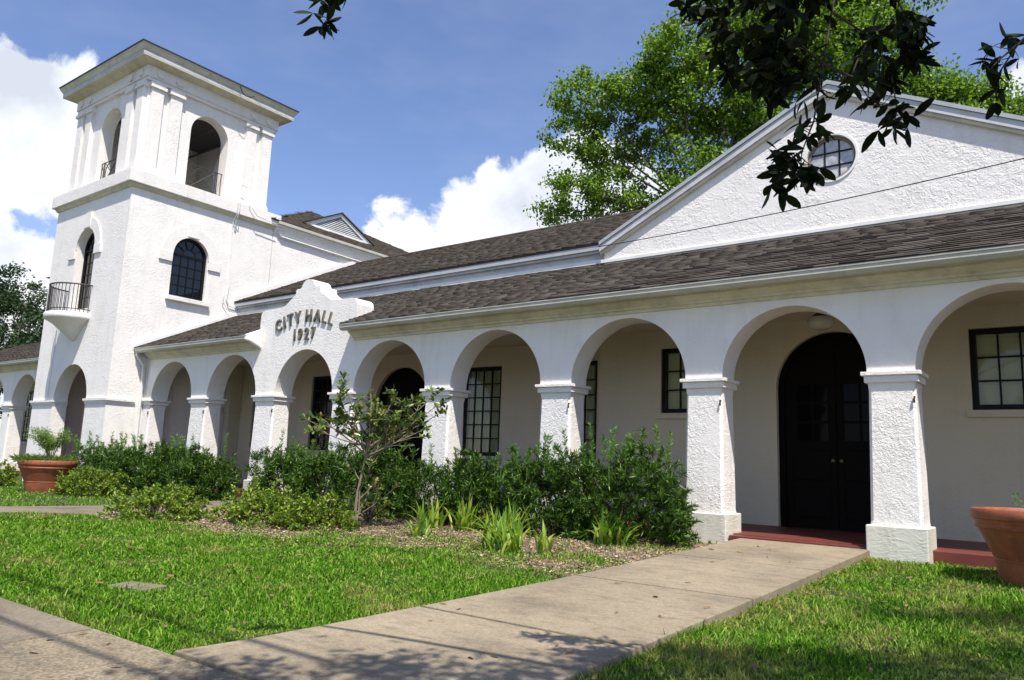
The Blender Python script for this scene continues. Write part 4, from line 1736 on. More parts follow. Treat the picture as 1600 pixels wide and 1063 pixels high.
X_ = TX1
pipe([(X_ + .24, 1.95, 8.15), (X_ + .24, 1.95, 7.85), (X_ + .23, 1.96, 7.6), (X_ + .04, 1.98, 7.45), (X_ + .03, 2.0, 6.9), (X_ + .03, 2.05, 5.6)], .014)
pipe([(X_ + .24, 2.02, 8.15), (X_ + .25, 2.02, 7.7), (X_ + .05, 2.05, 7.4), (X_ + .03, 2.06, 7.2)], .011)
pipe([(X_ + .03, 2.12, 8.45), (X_ + .08, 2.14, 8.55), (X_ + .10, 2.3, 8.52), (X_ + .22, 2.35, 8.02), (X_ + .23, 2.6, 7.75), (X_ + .22, 3.3, 7.68)], .012)
pipe([(X_ + .03, 2.05, 5.6), (X_ + .03, 2.02, 5.2), (X_ + .05, 2.1, 5.02), (X_ + .05, 2.6, 4.97)], .020)
pipe([(X_ + .05, 1.92, 5.35), (X_ + .06, 1.9, 5.1), (X_ + .06, 2.05, 4.9), (X_ + .06, 2.5, 4.82)], .012)
pipe([(X_ + .05, 3.42, 7.55), (X_ + .08, 3.6, 7.40), (X_ + .08, 7.5, 7.36)], .03)
pipe([(TX0 + .95, TY0 - .02, 4.0), (TX0 + .93, TY0 - .02, 2.25)], .010)
pipe([(TX1 + .31, 1.62, 11.30), (TX1 + .31, 1.70, 11.15), (TX1 + .31, 1.82, 11.08), (TX1 + .30, 2.0, 11.12), (TX1 + .31, 2.1, 11.2)], .012, 'cable_black', 'loose_cable')

# ---- ceiling lamp of the entrance bay
lamp = empty('ceiling_lamp', (-2.97, 1.25, 3.36))
tag(lamp, 'opal glass ceiling lamp in the porch before the entrance door', 'lamp')
m = MB()
m.lathe([(.0, 0.0), (.06, 0.0), (.06, -.02), (.02, -.035), (.02, -.10), (.05, -.115), (.115, -.165), (.12, -.18)], (0, 0, 0), 20, cap=False)
m.build('fitting', 'iron', lamp, True)
m = MB()
m.lathe([(.11, -.178), (.165, -.195), (.185, -.235), (.18, -.28), (.145, -.33), (.09, -.36), (.0, -.37)], (0, 0, 0), 28, cap=False)
m.build('globe', 'lamp_globe', lamp, True)
#PLANTS
# ------------------------------------------------------------------ planters
def planter(loc, R_, H_, label, tilt=(0, 0)):
    p = empty('planter_pot', loc)
    p.rotation_euler = (tilt[0], tilt[1], 0)
    tag(p, label, 'planter', 'terracotta planters before the arcade')
    rb = R_ * .65
    prof = [(rb, 0), (rb + .01, .02), (rb * 1.10, H_ * .32), (rb * 1.115, H_ * .325), (rb * 1.12, H_ * .34), (rb * 1.105, H_ * .35), (R_ * .91, H_ * .74), (R_ * .94, H_ * .745), (R_ * .955, H_ * .78), (R_ * .94, H_ * .80),
            (R_ * .95, H_ * .82), (R_ * .965, H_ * .86), (R_ * .99, H_ * .87), (R_, H_ * .90), (R_, H_ * .97), (R_ * .98, H_), (R_ * .90, H_), (R_ * .88, H_ * .97), (R_ * .86, H_ * .80)]
    m = MB()
    m.lathe(prof, (0, 0, 0), 48, cap=False)
    m.build('pot', 'terracotta', p, True)
    m = MB()
    m.lathe([(0.0, H_ * .93), (R_ * .5, H_ * .925), (R_ * .87, H_ * .90)], (0, 0, 0), 32, cap=False)
    m.build('soil', 'soil', p)
    return p


planter((-.37, -.78, float(gz(-.78)) - .02), .67, .72, 'big terracotta planter with a tiny seedling, on the lawn right of the entrance')
planter((-18.55, -2.25, float(gz(-2.25)) - .02), .585, .70, 'terracotta planter crammed with feathery greenery, before the tower')


def stems_mesh(name, paths, rad, mat, parent, seg=5):
    mb = MB()
    for p, r in zip(paths, rad):
        n = len(p)
        mb.tube(p, [r * (1 - .7 * k / max(1, n - 1)) for k in range(n)], seg)
    o = mb.build(name, mat, parent, True)
    if name in ('twigs', 'shoots', 'stem', 'stems', 'branches', 'limbs', 'boughs'):
        o['kind'] = 'stuff'
    return o


LEAF_SHAPES = {}


def leaf_objects(parent, P, D, L, W, mat, keep=300):
    """near leaves as pieces of their own (shared meshes), the remainder joined"""
    n = len(P)
    if mat not in LEAF_SHAPES:
        LEAF_SHAPES[mat] = [big_leaves_mesh('leaf', np.zeros((1, 3)), np.array([[1.0, 0, 0]]), 1.0, w, mat, c) for w, c in ((.30, .05), (.35, .15), (.40, .25), (.33, -.08))]
    off = np.array(parent.location) - np.array((0, -9.9, .953))
    order = np.argsort(np.linalg.norm(P + off, axis=1) / L)
    for i in order[:keep]:
        q = Vector(D[i]).to_track_quat('X', 'Z')
        e = (q.to_matrix() @ Matrix.Rotation(random.uniform(-.9, .9), 3, 'X')).to_euler()
        link('leaf', random.choice(LEAF_SHAPES[mat]), parent, P[i], e, (float(L[i]),) * 3)
    r = order[keep:]
    if len(r):
        o = link('leaves', big_leaves_mesh('leaves', P[r], D[r], L[r], W[r], mat), parent)
        o['kind'] = 'stuff'


def bez(a, b, c, n=6):
    a, b, c = Vector(a), Vector(b), Vector(c)
    return [a * (1 - t) ** 2 + b * 2 * t * (1 - t) + c * t * t for t in [k / n for k in range(n + 1)]]


# seedling in the right pot
def seedling():
    o = empty('seedling', (-.56, -.84, .66))
    tag(o, 'tiny pale green seedling in the right-hand terracotta planter', 'plant')
    pts = [bez((0, 0, 0), (0, 0, .08), (random.uniform(-.08, .08), random.uniform(-.05, .05), random.uniform(.10, .17)), 4) for _ in range(5)]
    stems_mesh('stem', pts, [.004] * 5, 'bark_pale', o)
    P = np.array([p[-1] for p in pts for _ in range(9)]) + RNG.normal(0, .018, (45, 3))
    link('leaves', leaves_mesh('leaves', P, rand_dirs(45, .3), RNG.uniform(.025, .045, 45), .02, 'leaf_new'), o)


seedling()


def pot_plant():
    o = empty('feathery_shrub', (-18.35, -2.3, .62))
    tag(o, 'feathery light green shrub growing in the planter before the tower', 'shrub')
    stems, P, D = [], [], []
    for k in range(20):
        a = random.uniform(0, 2 * PI)
        r = random.uniform(.15, .56)
        top = (r * math.cos(a), r * math.sin(a), random.uniform(.38, .74))
        s = bez((.05 * math.cos(a), .05 * math.sin(a), 0), (.2 * r * math.cos(a), .2 * r * math.sin(a), top[2] * .8), top, 6)
        stems.append(s)
        for q in range(230):
            t = random.uniform(.4, 1.0)
            i = min(5, int(t * 6))
            c = s[i].lerp(s[i + 1], t * 6 - i)
            d = Vector((random.gauss(0, 1), random.gauss(0, 1), random.gauss(.25, .6))).normalized()
            P.append(c + d * random.uniform(0, .10))
            D.append(d)
    stems_mesh('stems', stems, [.009] * len(stems), 'bark_pale', o)
    n = len(P)
    link('foliage', leaves_mesh('foliage', np.array(P), np.array(D), RNG.uniform(.03, .07, n), .014, 'leaf_fern'), o)
    g = empty('pot_grass', (-18.6, -2.3, .63))
    tag(g, 'ragged tuft of weeds spilling over the rim of the tower planter', 'weeds')
    n = 900
    a = RNG.uniform(0, 2 * PI, n)
    r = np.sqrt(RNG.uniform(0, 1, n)) * .56
    P = np.stack([r * np.cos(a), r * np.sin(a), np.zeros(n)], 1)
    D = unit(np.stack([np.cos(a) * r, np.sin(a) * r, RNG.uniform(.3, 1.2, n)], 1) + RNG.normal(0, .3, (n, 3)))
    link('blades', leaves_mesh('blades', P, D, RNG.uniform(.08, .26, n), .012, 'leaf_fern', droop=.2), g)


pot_plant()


# ------------------------------------------------------------------ shrubs
def shrub(name, label, c, rx, ry, h, n, L, W, mat, group, stem_mat='bark', spikes=0, cat='shrub', shape=2.4, seedn=0, tuft=True):
    """leafy body: twigs fan out from the base, leaf rosettes at their ends"""
    z0 = float(gz(c[1]))
    o = empty(name, (c[0], c[1], z0))
    tag(o, label, cat, group)
    rng = np.random.default_rng(seedn + int(abs(c[0]) * 100))
    nt = max(40, n // 32)
    # rosette centres inside a lumpy super-ellipsoid, denser near the skin
    u = unit(rng.normal(size=(nt * 3, 3)))
    u[:, 2] = np.abs(u[:, 2]) * 1.0 - .12
    rr = rng.uniform(.45, 1.0, nt * 3) ** .45
    lump = 1 + .17 * np.sin(u[:, 0] * 5.1 + c[0]) * np.cos(u[:, 1] * 4.3 + c[1] * 2) + .12 * np.sin(u[:, 2] * 9 + u[:, 0] * 7) + rng.normal(0, .07, nt * 3)
    e = (np.abs(u[:, 0]) ** shape + np.abs(u[:, 1]) ** shape + np.abs(u[:, 2]) ** shape) ** (-1 / shape)
    T = u * (rr * lump * e)[:, None] * np.array([rx, ry, h * .80]) + np.array([0, 0, h * .14])
    T = T[T[:, 2] > .03][:nt]
    nt = len(T)
    per = n // nt
    ax = unit(T - np.array([0, 0, h * .25]) + rng.normal(0, .25 * h, (nt, 3)) + np.array([0, 0, .35 * h]))
    P = np.repeat(T, per, 0)
    A = np.repeat(ax, per, 0)
    s = rng.uniform(0, 1, len(P))[:, None]
    P = P - A * s * .13 + rng.normal(0, .012, P.shape)
    D = unit(A * rng.uniform(.2, 1.0, (len(P), 1)) + rng.normal(0, .62, P.shape))
    Ls = rng.uniform(.6, 1.25, len(P)) * L
    link('foliage', leaves_mesh('foliage', P, D, Ls, W, mat, N=rng.normal(size=P.shape) + np.array([0, 0, 1.2])), o)
    stems = []
    for k in range(14):
        t = T[rng.integers(nt)]
        stems.append(bez((rng.normal(0, .12) * rx, rng.normal(0, .1) * ry, -.03), (t[0] * .5, t[1] * .5, t[2] * .4), t, 5))
    stems_mesh('branches', stems, [.016] * len(stems), stem_mat, o)
    if spikes:
        P2, D2, st = [], [], []
        for k in range(spikes):
            bx_, by_ = rng.uniform(-.8, .8) * rx, rng.uniform(-.7, .7) * ry
            hh = rng.uniform(.16, .50)
            b = Vector((bx_, by_, h * .85)); t = Vector((bx_ + rng.normal(0, .05), by_ + rng.normal(0, .05), h * .88 + hh))
            st.append([b - Vector((0, 0, .2)), b, b.lerp(t, .5), t])
            for q in range(64):
                f = rng.uniform(0, 1)
                a = rng.uniform(0, 2 * PI)
                P2.append(b.lerp(t, f))
                D2.append((math.cos(a), math.sin(a), rng.uniform(.4, 1.2)))
        stems_mesh('shoots', st, [.005] * len(st), 'leaf_new', o, 4)
        P2 = np.array(P2)
        link('new_leaves', leaves_mesh('new_leaves', P2, np.array(D2), rng.uniform(.05, .08, len(P2)), W, 'leaf_new'), o)
    return o


HG = 'dark clipped shrubs along the arcade'
for i, (x, y, rx, ry, h, sp, lab) in enumerate([
    (-18.75, -.95, .85, .58, 1.00, 14, 'dark needle-leaved shrub at the foot of the tower, leftmost of the hedge'),
    (-17.25, -.98, .85, .60, 1.04, 8, 'dark needle-leaved shrub under the arch nearest the tower'),
    (-15.85, -.92, .80, .58, 1.06, 5, 'dark needle-leaved shrub between the two arches left of the lettering'),
    (-14.65, -.90, .70, .55, .98, 3, 'dark needle-leaved shrub ending left of the lettered arch'),
    (-11.95, -.88, .66, .56, 1.10, 3, 'dark needle-leaved shrub right of the lettered arch'),
    (-10.95, -.85, .66, .55, 1.04, 2, 'dark needle-leaved shrub left behind the young magnolia trunk'),
    (-9.75, -.72, .80, .55, 1.26, 1, 'tall dark shrub under the magnolia branches before the dark door'),
    (-8.50, -.75, .60, .50, .95, 1, 'thin open shrub right of the magnolia with the pillar showing through'),
    (-7.45, -.78, .74, .55, 1.00, 5, 'dark needle-leaved shrub under the tall curtained window'),
    (-6.15, -.75, .78, .58, 1.10, 7, 'dark needle-leaved shrub with pale shoots before the second pillar from the entrance'),
    (-4.95, -.75, .86, .60, 1.20, 11, 'largest dark shrub with tall pale shoots, against the entrance pillar')]):
    dens = .45 if 'thin' in lab else 1.0
    shrub('dark_shrub', lab, (x, y), rx, ry, h, int(15000 * dens * rx / .75), .095, .0185, 'leaf_podocarpus', HG, 'bark', sp, shape=3.6, seedn=i)

LG = 'low yellow-green bushes in the bed'
for i, (x, y, rx, ry, h, lab) in enumerate([
    (-21.3, -2.4, .75, .6, .62, 'low leafy bush at the left edge, behind the tower planter'),
    (-16.9, -2.05, 1.05, .55, .62, 'low yellowish bush right of the tower planter'),
    (-11.25, -3.62, .86, .58, .50, 'low yellow-green bush alone on the mulch at the lawn edge'),
    (-9.55, -2.95, .88, .60, .58, 'low yellow-green bush below the lettered arch pillar'),
    (-8.70, -2.75, .72, .55, .50, 'low yellow-green bush touching the magnolia trunk')]):
    shrub('low_bush', lab, (x, y), rx, ry, h, int(7500 * rx / .8), .056, .029, 'leaf_azalea', LG, 'bark', 0, shape=2.2, seedn=40 + i)
shrub('red_tinged_bush', 'small bush with bronze leaf tips right behind the magnolia trunk', (-8.95, -1.55), .42, .36, .62, 1300, .05, .02, 'leaf_magnolia', None, 'bark', 0, seedn=77)
for i, (x, y, rx, h, lab) in enumerate([(-9.1, -3.55, .35, .16, 'flat weedy sprout on the mulch before the low bushes'), (-7.9, -3.3, .22, .14, 'tiny weed on the mulch right of the magnolia trunk')]):
    shrub('weed', lab, (x, y), rx, rx * .7, h, 350, .04, .016, 'leaf_azalea', None, 'bark', 0, cat='weed', seedn=90 + i)
# greenery seen through the far left arches
for i, (x, y) in enumerate([(-27.5, 4.2), (-29.8, 4.6), (-32.5, 4.5)]):
    shrub('far_shrub', ['leafy shrub seen through the arch left of the tower', 'leafy shrub behind the far left pillar', 'leafy shrub at the far left end of the arcade'][i],
          (x, y), 1.1, .8, 2.3, 5200, .10, .035, 'leaf_far', 'shrubs behind the far arcade', 'bark', 0, seedn=60 + i)


# ------------------------------------------------------------------ strap-leaved clumps
def strap(c, n, L, label, seedn):
    rng = np.random.default_rng(seedn)
    z0 = float(gz(c[1])) + .015
    o = empty('strap_leaf_clump', (c[0], c[1], z0))
    tag(o, label, 'plant', 'strap-leaved clumps in the mulch')
    for k in range(n):
        V, cnt, idx = [], [], []
        a = rng.uniform(0, 2 * PI)
        lean = rng.uniform(.12, .75)
        l = L * rng.uniform(.65, 1.15)
        w = rng.uniform(.013, .024)
        b = Vector((rng.normal(0, .11), rng.normal(0, .08), 0))
        d = Vector((math.cos(a), math.sin(a), 0))
        s = Vector((-math.sin(a), math.cos(a), 0))
        seg = 6
        o0 = len(V)
        for i in range(seg + 1):
            t = i / seg
            p = b + d * (lean * l * t ** 1.5) + Vector((0, 0, l * (t - .45 * lean * t * t * (1 + lean))))
            ww = w * (1 - t ** 2.6) * (.8 + .4 * math.sin(t * 2.6)) + .001
            V += [tuple(p + s * ww), tuple(p + Vector((0, 0, -ww * .5)) + d * ww * .4), tuple(p - s * ww)]
        for i in range(seg):
            for q in (0, 1):
                i0 = o0 + i * 3 + q
                idx += [i0, i0 + 1, i0 + 4, i0 + 3]
                cnt.append(4)
        link('blade', fast_mesh('blade', np.array(V), np.array(cnt, np.int32), np.array(idx), 'leaf_strap', True), o)


for i, (x, y, n, L, lab) in enumerate([
    (-7.0, -2.45, 16, .38, 'small strap-leaved clump nearest the lawn, leftmost of its kind'),
    (-7.6, -1.62, 30, .46, 'strap-leaved clump second from the magnolia trunk'),
    (-7.1, -1.45, 34, .50, 'upright strap-leaved clump before the thin open shrub'),
    (-5.35, -2.85, 34, .56, 'tall strap-leaved clump in the middle of the mulch, nearest the lawn'),
    (-5.75, -2.3, 26, .50, 'strap-leaved clump tucked behind the tall middle clump'),
    (-4.95, -2.55, 12, .42, 'sparse strap-leaved clump with a yellow leaf lying on the mulch'),
    (-4.85, -1.35, 60, .48, 'broad strap-leaved clump nearest the entrance path'),
    (-6.1, -1.9, 18, .55, 'thin grassy clump against the dark hedge')]):
    strap((x, y), int(n * 1.15), L * 1.0, lab, 300 + i)

# ------------------------------------------------------------------ small loose things
m = MB()
m.box(-.10, .10, -.05, .05, 0, .065)
b_ = m.build('loose_brick', 'brick_red', None, bevel=.006)
b_.location = (-4.56, -.22, .03)
b_.rotation_euler = (.1, .05, .5)
tag(b_, 'loose red brick lying against the entrance pillar plinth', 'brick')
m = MB()
m.box(-.19, .19, -.12, .12, -.05, .03)
lid = m.build('concrete_cover', 'concrete_grey', None, bevel=.008)
lid.location = (-6.12, -6.6, float(gz(-6.6)) - .006)
lid.rotation_euler = (0, 0, .25)
tag(lid, 'pale concrete access cover sunk in the lawn', 'access cover')


# ------------------------------------------------------------------ young magnolia
def magnolia():
    o = empty('young_magnolia', (-8.22, -2.5, float(gz(-2.5))))
    tag(o, 'young magnolia with thin pale trunk and sparse glossy leaves before the dark door', 'tree')
    R3 = np.array(_rt); 
    right = Vector((.8, .6, 0)).normalized()
    rng = random.Random(5)
    tr = [Vector((0, 0, -.05)), right * .02 + Vector((0, 0, .5)), right * .10 + Vector((0, 0, 1.0)), right * .16 + Vector((0, 0, 1.25))]
    stems = [[tr[0], tr[0].lerp(tr[1], .5), tr[1], tr[1].lerp(tr[2], .5), tr[2], tr[3]]]
    rad = [.024]
    stems.append([Vector((.05, -.02, -.03)), Vector((.04, 0, .3)) + right * .03, right * .05 + Vector((0, 0, .75))]); rad.append(.014)
    tips = []
    away = Vector((-.6, .8, 0))
    for (r_, d_, z_) in [(-.62, 0, 1.45), (-.45, .3, 1.85), (-.25, -.2, 2.12), (.05, .3, 1.95), (.15, -.3, 1.75), (.45, .1, 1.85), (.60, -.2, 1.65), (.85, .2, 1.62), (1.08, 0, 1.98), (1.15, .25, 1.72), (.95, -.3, 1.42), (.65, .3, 1.38),
                         (-.5, -.3, 1.35), (.3, -.1, 1.55), (.75, 0, 1.85), (-.1, .1, 1.6), (-.35, .2, 1.6), (1.2, -.1, 1.85), (.5, -.3, 1.5), (.2, .2, 1.8), (-.3, -.2, 1.75), (.85, -.1, 1.6), (-.7, .1, 1.55), (.35, .2, 1.7)]:
        st = tr[2].lerp(tr[3], rng.uniform(-.3, .9))
        e = right * r_ + away * d_ + Vector((0, 0, z_))
        mid = st.lerp(e, .5) + Vector((rng.uniform(-.1, .1), rng.uniform(-.1, .1), rng.uniform(-.10, .10)))
        s = bez(st, mid, e, 6)
        stems.append(s); rad.append(.013)
        tips.append((s[-1], (s[-1] - s[-2]).normalized()))
        for k in range(4):
            i = rng.randint(2, 5)
            e2 = s[i] + Vector((rng.gauss(0, .16), rng.gauss(0, .16), rng.uniform(-.02, .24)))
            stems.append([s[i], s[i].lerp(e2, .5) + Vector((0, 0, .02)), e2]); rad.append(.006)
            tips.append((e2, (e2 - s[i]).normalized()))
    for (r_, d_, z0_, z_) in [(.16, .1, .15, .55), (.30, .2, .25, .75), (-.15, .1, .2, .5), (.22, -.1, .5, .95), (-.25, .2, .7, 1.15), (.42, .1, .4, .9), (.5, .3, .2, .6)]:
        st = Vector((0, 0, z0_)) + right * .03
        e = right * r_ + away * d_ + Vector((0, 0, z_))
        s = bez(st, st.lerp(e, .5) + Vector((0, 0, -.04)), e, 5)
        stems.append(s); rad.append(.007)
        tips.append((s[-1], (s[-1] - s[-2]).normalized()))
        tips.append((s[3], (s[-1] - s[-2]).normalized()))
    stems_mesh('trunk', stems[:2], rad[:2], 'bark_pale', o, 8)
    stems_mesh('branches', stems[2:], rad[2:], 'bark_pale', o)
    P, D = [], []
    for t, d in tips:
        for k in range(14):
            v = Vector((rng.gauss(0, 1), rng.gauss(0, 1), rng.gauss(.2, .8))).normalized()
            P.append(t - d * rng.uniform(-.02, .13))
            D.append((v + d * .7).normalized())
    n = len(P)
    leaf_objects(o, np.array(P), np.array(D), RNG.uniform(.06, .115, n), RNG.uniform(.025, .042, n), 'leaf_magnolia')


magnolia()


# ------------------------------------------------------------------ trees
def tree(name, label, base, trunk_top, blobs, n, leaf, mat, group=None, bark='bark', tr=.35, clump=.32, rng_seed=1, limbs=True):
    rng = np.random.default_rng(rng_seed)
    o = empty(name, base)
    tag(o, label, 'tree', group)
    B = np.array(blobs, float)
    base_v = np.array(base)
    vol = B[:, 3] ** 2.2
    pr_ = vol / vol.sum()
    nc = max(60, n // 100)
    bi = rng.choice(len(B), nc, p=pr_)
    u = unit(rng.normal(size=(nc, 3)))
    rad = rng.uniform(.25, 1.0, nc) ** .5 * 1.05
    Cn = B[bi, :3] + u * (rad * B[bi, 3])[:, None] * np.array([1, 1, .85])
    per = n // nc
    sz = rng.uniform(.6, 1.4, nc) * clump
    P = np.repeat(Cn, per, 0) + rng.normal(size=(nc * per, 3)) * np.repeat(sz, per)[:, None] * np.array([1, 1, .6])
    D = unit(rng.normal(size=P.shape) + np.array([0, 0, -.15]))
    link('crown', leaves_mesh('crown', P - base_v, D, rng.uniform(.65, 1.3, len(P)) * leaf, leaf * .62, mat, N=rng.normal(size=P.shape) + np.array([0, 0, 1.5])), o)
    tt = Vector(trunk_top) - Vector(base)
    mb = MB()
    tp = bez((0, 0, -.2), (tt.x * .2, tt.y * .2, tt.z * .6), tt, 8)
    mb.tube(tp, [tr * (1 - .5 * k / 8) for k in range(9)], 10)
    mb.build('trunk', bark, o, True)
    if limbs:
        st, ra = [], []
        for b in B:
            e = Vector(b[:3]) - Vector(base)
            s0 = tp[int(rng.integers(5, 9))]
            mid = s0.lerp(e, .5) + Vector((rng.normal(0, .4), rng.normal(0, .4), rng.uniform(-.2, .5)))
            s = bez(s0, mid, e, 7)
            st.append(s); ra.append(tr * .16)
            for k in range(2):
                i = int(rng.integers(3, 7))
                e2 = s[i] + Vector(rng.normal(size=3) * b[3] * .6)
                st.append([s[i], s[i].lerp(e2, .5) + Vector((0, 0, .1)), e2]); ra.append(tr * .07)
        stems_mesh('limbs', st, ra, bark, o, 6)
    return o


OAK = [(-15.6, 14.00, 13.6, 1.05), (-15.9, 14.00, 14.9, 0.5), (-14.53, 14.00, 15.0, 1.25), (-13.1, 15.00, 15.3, 1.35), (-11.5, 15.00, 16.1, 1.6), (-14.50, 15.00, 13.40, 1.35), (-12.52, 16.00, 14.11, 1.6),
       (-15.44, 14.00, 11.42, 1.1), (-14.17, 15.00, 11.23, 1.2), (-10.68, 16.00, 14.94, 1.9), (-9.30, 17.00, 16.81, 2.3), (-11.01, 15.00, 11.62, 1.3), (-10.09, 17.00, 13.38, 1.6),
       (-7.64, 17.00, 16.80, 2.5), (-5.69, 17.00, 15.92, 1.9), (-8.77, 17.00, 19.55, 2.9), (-6.68, 18.00, 20.12, 3.1), (-4.99, 18.00, 17.93, 1.8), (-16.3, 14.00, 10.6, 0.6), (-12.6, 15.5, 10.2, 1.2),
       (-8.5, 16.5, 13.6, 1.5)]
tree('oak_tree', 'tall sunlit oak rising behind the gable and the main roof', (-9.6, 16.5, 0.02), (-10.6, 15.6, 10.8), OAK, 112000, .165, 'leaf_oak', None, 'bark', .42, .235, 3)
OAK2 = [(-5.03, 20.0, 15.5, 1.0), (-3.98, 20.0, 14.9, 1.1), (-2.99, 20.0, 14.4, 0.9), (-2.2, 21.0, 14.7, 0.75), (-1.5, 21.0, 13.9, 0.7), (-3.4, 20.0, 13.2, 1.2), (-.5, 21.5, 13.3, 1.2), (.8, 22, 12.6, 1.5), (-2.0, 21, 12.2, 1.5)]
tree('oak_tree', 'lighter oak top peeping over the right slope of the gable', (-2.4, 21.5, 0.02), (-2.4, 21.2, 10.5), OAK2, 40000, .155, 'leaf_oak', None, 'bark', .3, .3, 4)


def kk(p, k=.65):
    c = np.array((0, -9.9, .953))
    q = c + (np.array(p[:3]) - c) * k
    return (q[0], q[1], q[2], p[3] * k)


LT = [kk(p) for p in [(-69.84, 14, 13.3, 2.1), (-65.31, 14, 12.4, 1.7), (-67.61, 14, 10.71, 2.6), (-62.81, 14, 10.31, 1.9), (-67.43, 14, 8.40, 2.4), (-61.08, 14, 8.26, 1.6), (-63, 14, 6.2, 2.4), (-74.99, 14, 12.99, 2.9), (-72, 14, 9, 3.0), (-68, 14, 5.5, 2.5)]]
tree('dark_tree', 'dark dense tree standing far left behind the arcade roof', (-43.0, 6.0, .02), (-43.2, 5.8, 4.2), LT, 22000, .17, 'leaf_far', None, 'bark', .3, .28, 5)


# ------------------------------------------------------------------ overhanging tree beside the viewer
def overhang():
    base = (3.1, -8.3, float(gz(-8.3)))
    bv = Vector(base)
    o = empty('overhanging_tree', base)
    tag(o, 'broad-leaved tree whose dark twigs hang into the top of the view', 'tree')
    T = [
        [(-0.72, -6.80, 3.07), (-0.74, -6.84, 2.83), (-0.77, -6.88, 2.59), (-0.79, -6.96, 2.32), (-0.82, -7.02, 2.18), (-0.82, -7.06, 2.07)],
        [(-0.77, -6.88, 2.59), (-0.86, -6.96, 2.69), (-0.96, -7.04, 2.66), (-1.08, -7.02, 2.76)],
        [(-0.74, -6.84, 2.83), (-0.65, -6.58, 2.82), (-0.59, -6.51, 2.68), (-0.56, -6.57, 2.47), (-0.58, -6.57, 2.39)],
        [(-0.77, -6.88, 2.59), (-0.67, -6.79, 2.54), (-0.63, -6.74, 2.46)],
        [(-0.72, -6.80, 3.07), (-0.99, -6.87, 2.99), (-1.23, -6.92, 2.96), (-1.31, -6.98, 2.98)],
        [(-1.23, -6.92, 2.96), (-1.19, -6.86, 2.82), (-1.18, -6.83, 2.71)],
        [(-0.82, -7.02, 2.18), (-0.85, -7.10, 2.12), (-0.88, -7.13, 2.16)],
        [(-0.82, -7.06, 2.07), (-0.87, -7.09, 2.04), (-0.91, -7.12, 2.03)],
        [(-0.72, -6.80, 3.07), (-0.57, -6.56, 3.04), (-0.51, -6.49, 2.88), (-0.50, -6.45, 2.74)],
        [(-0.77, -6.88, 2.59), (-0.92, -6.86, 2.56), (-0.99, -6.92, 2.58)],
        [(-0.72, -6.80, 3.07), (-0.80, -6.96, 2.90), (-0.90, -7.01, 2.77), (-0.95, -7.01, 2.58), (-0.94, -6.97, 2.46)],
        [(-0.65, -6.58, 2.82), (-0.68, -6.70, 2.66), (-0.72, -6.72, 2.55)],
        [(-2.68, -7.82, 3.25), (-2.72, -7.82, 3.10), (-2.74, -7.81, 2.97)],
        [(-0.03, -6.02, 3.01), (-0.15, -6.08, 2.87), (-0.22, -6.11, 2.75), (-0.24, -6.11, 2.67)],
        [(-0.15, -6.08, 2.87), (-0.22, -6.12, 2.80), (-0.26, -6.14, 2.75)]]
    dense = [.45, 1.6, .8, .2, 1.3, 1.0, .3, .45, 1.3, 1.5, 1.5, .3, 1.0, .4, .3]
    rng = random.Random(11)
    st, ra, P, D = [], [], [], []
    for tw, dn in zip(T, dense):
        tw = [Vector(p) - bv for p in tw]
        st.append(tw); ra.append(.006)
        # side twiglets with leaves
        L = sum((b - a).length for a, b in zip(tw[:-1], tw[1:]))
        k = max(5, int(L / .020 * dn))
        for i in range(k):
            f = rng.uniform(.1, 1) * (len(tw) - 1)
            j = min(len(tw) - 2, int(f))
            p = tw[j].lerp(tw[j + 1], f - j)
            d0 = (tw[j + 1] - tw[j]).normalized()
            e = p + Vector((rng.gauss(0, 1), rng.gauss(0, 1), rng.gauss(-.1, .7))).normalized() * rng.uniform(.02, .085)
            if (e - p).length > .03:
                st.append([p, e]); ra.append(.0025)
            for q in range(rng.choice((2, 3, 4))):
                v = Vector((rng.gauss(0, 1), rng.gauss(0, 1), rng.gauss(-.25, .8))).normalized()
                P.append(e); D.append((v + d0 * .45).normalized())
        for q in range(5):
            v = Vector((rng.gauss(0, 1), rng.gauss(0, 1), rng.gauss(-.5, .6))).normalized()
            P.append(tw[-1]); D.append(v)
    # limbs carry the twigs; the rest of the crown stays above and right of the view
    trunk = bez((0, 0, -.3), (.1, .1, 2.0), (-.6, .6, 4.3), 8)
    limbs = [bez((-.6, .6, 4.3), (-2.2, 1.3, 5.0), (-3.82, 1.5, 3.25), 8), bez((-.6, .6, 4.3), (-3.2, .3, 5.2), (-5.78, .48, 3.4), 10), bez((-.6, .6, 4.3), (-1.6, 2.2, 5.0), (-3.13, 2.28, 3.15), 8)]
    st.append([limbs[0][-1], (limbs[0][-1] + st[0][0]) / 2, Vector(T[0][0]) - bv]); ra.append(.008)
    st.append([limbs[1][-1], Vector(T[12][0]) - bv]); ra.append(.006)
    st.append([limbs[2][-1], Vector(T[13][0]) - bv]); ra.append(.006)
    m_ = MB()
    m_.tube(trunk, [.24 - .013 * k for k in range(9)], 12)
    m_.build('trunk', 'bark_dark', o, True)
    stems_mesh('limbs', limbs, [.05, .045, .04], 'bark_dark', o, 7)
    stems_mesh('twigs', st, ra, 'bark_dark', o, 5)
    n = len(P)
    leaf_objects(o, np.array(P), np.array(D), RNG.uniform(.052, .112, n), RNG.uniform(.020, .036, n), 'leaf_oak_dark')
    # crown clumps above the frame; they dapple the lawn and the foot of the path
    G = CROWN
    P, D = [], []
    cl = []
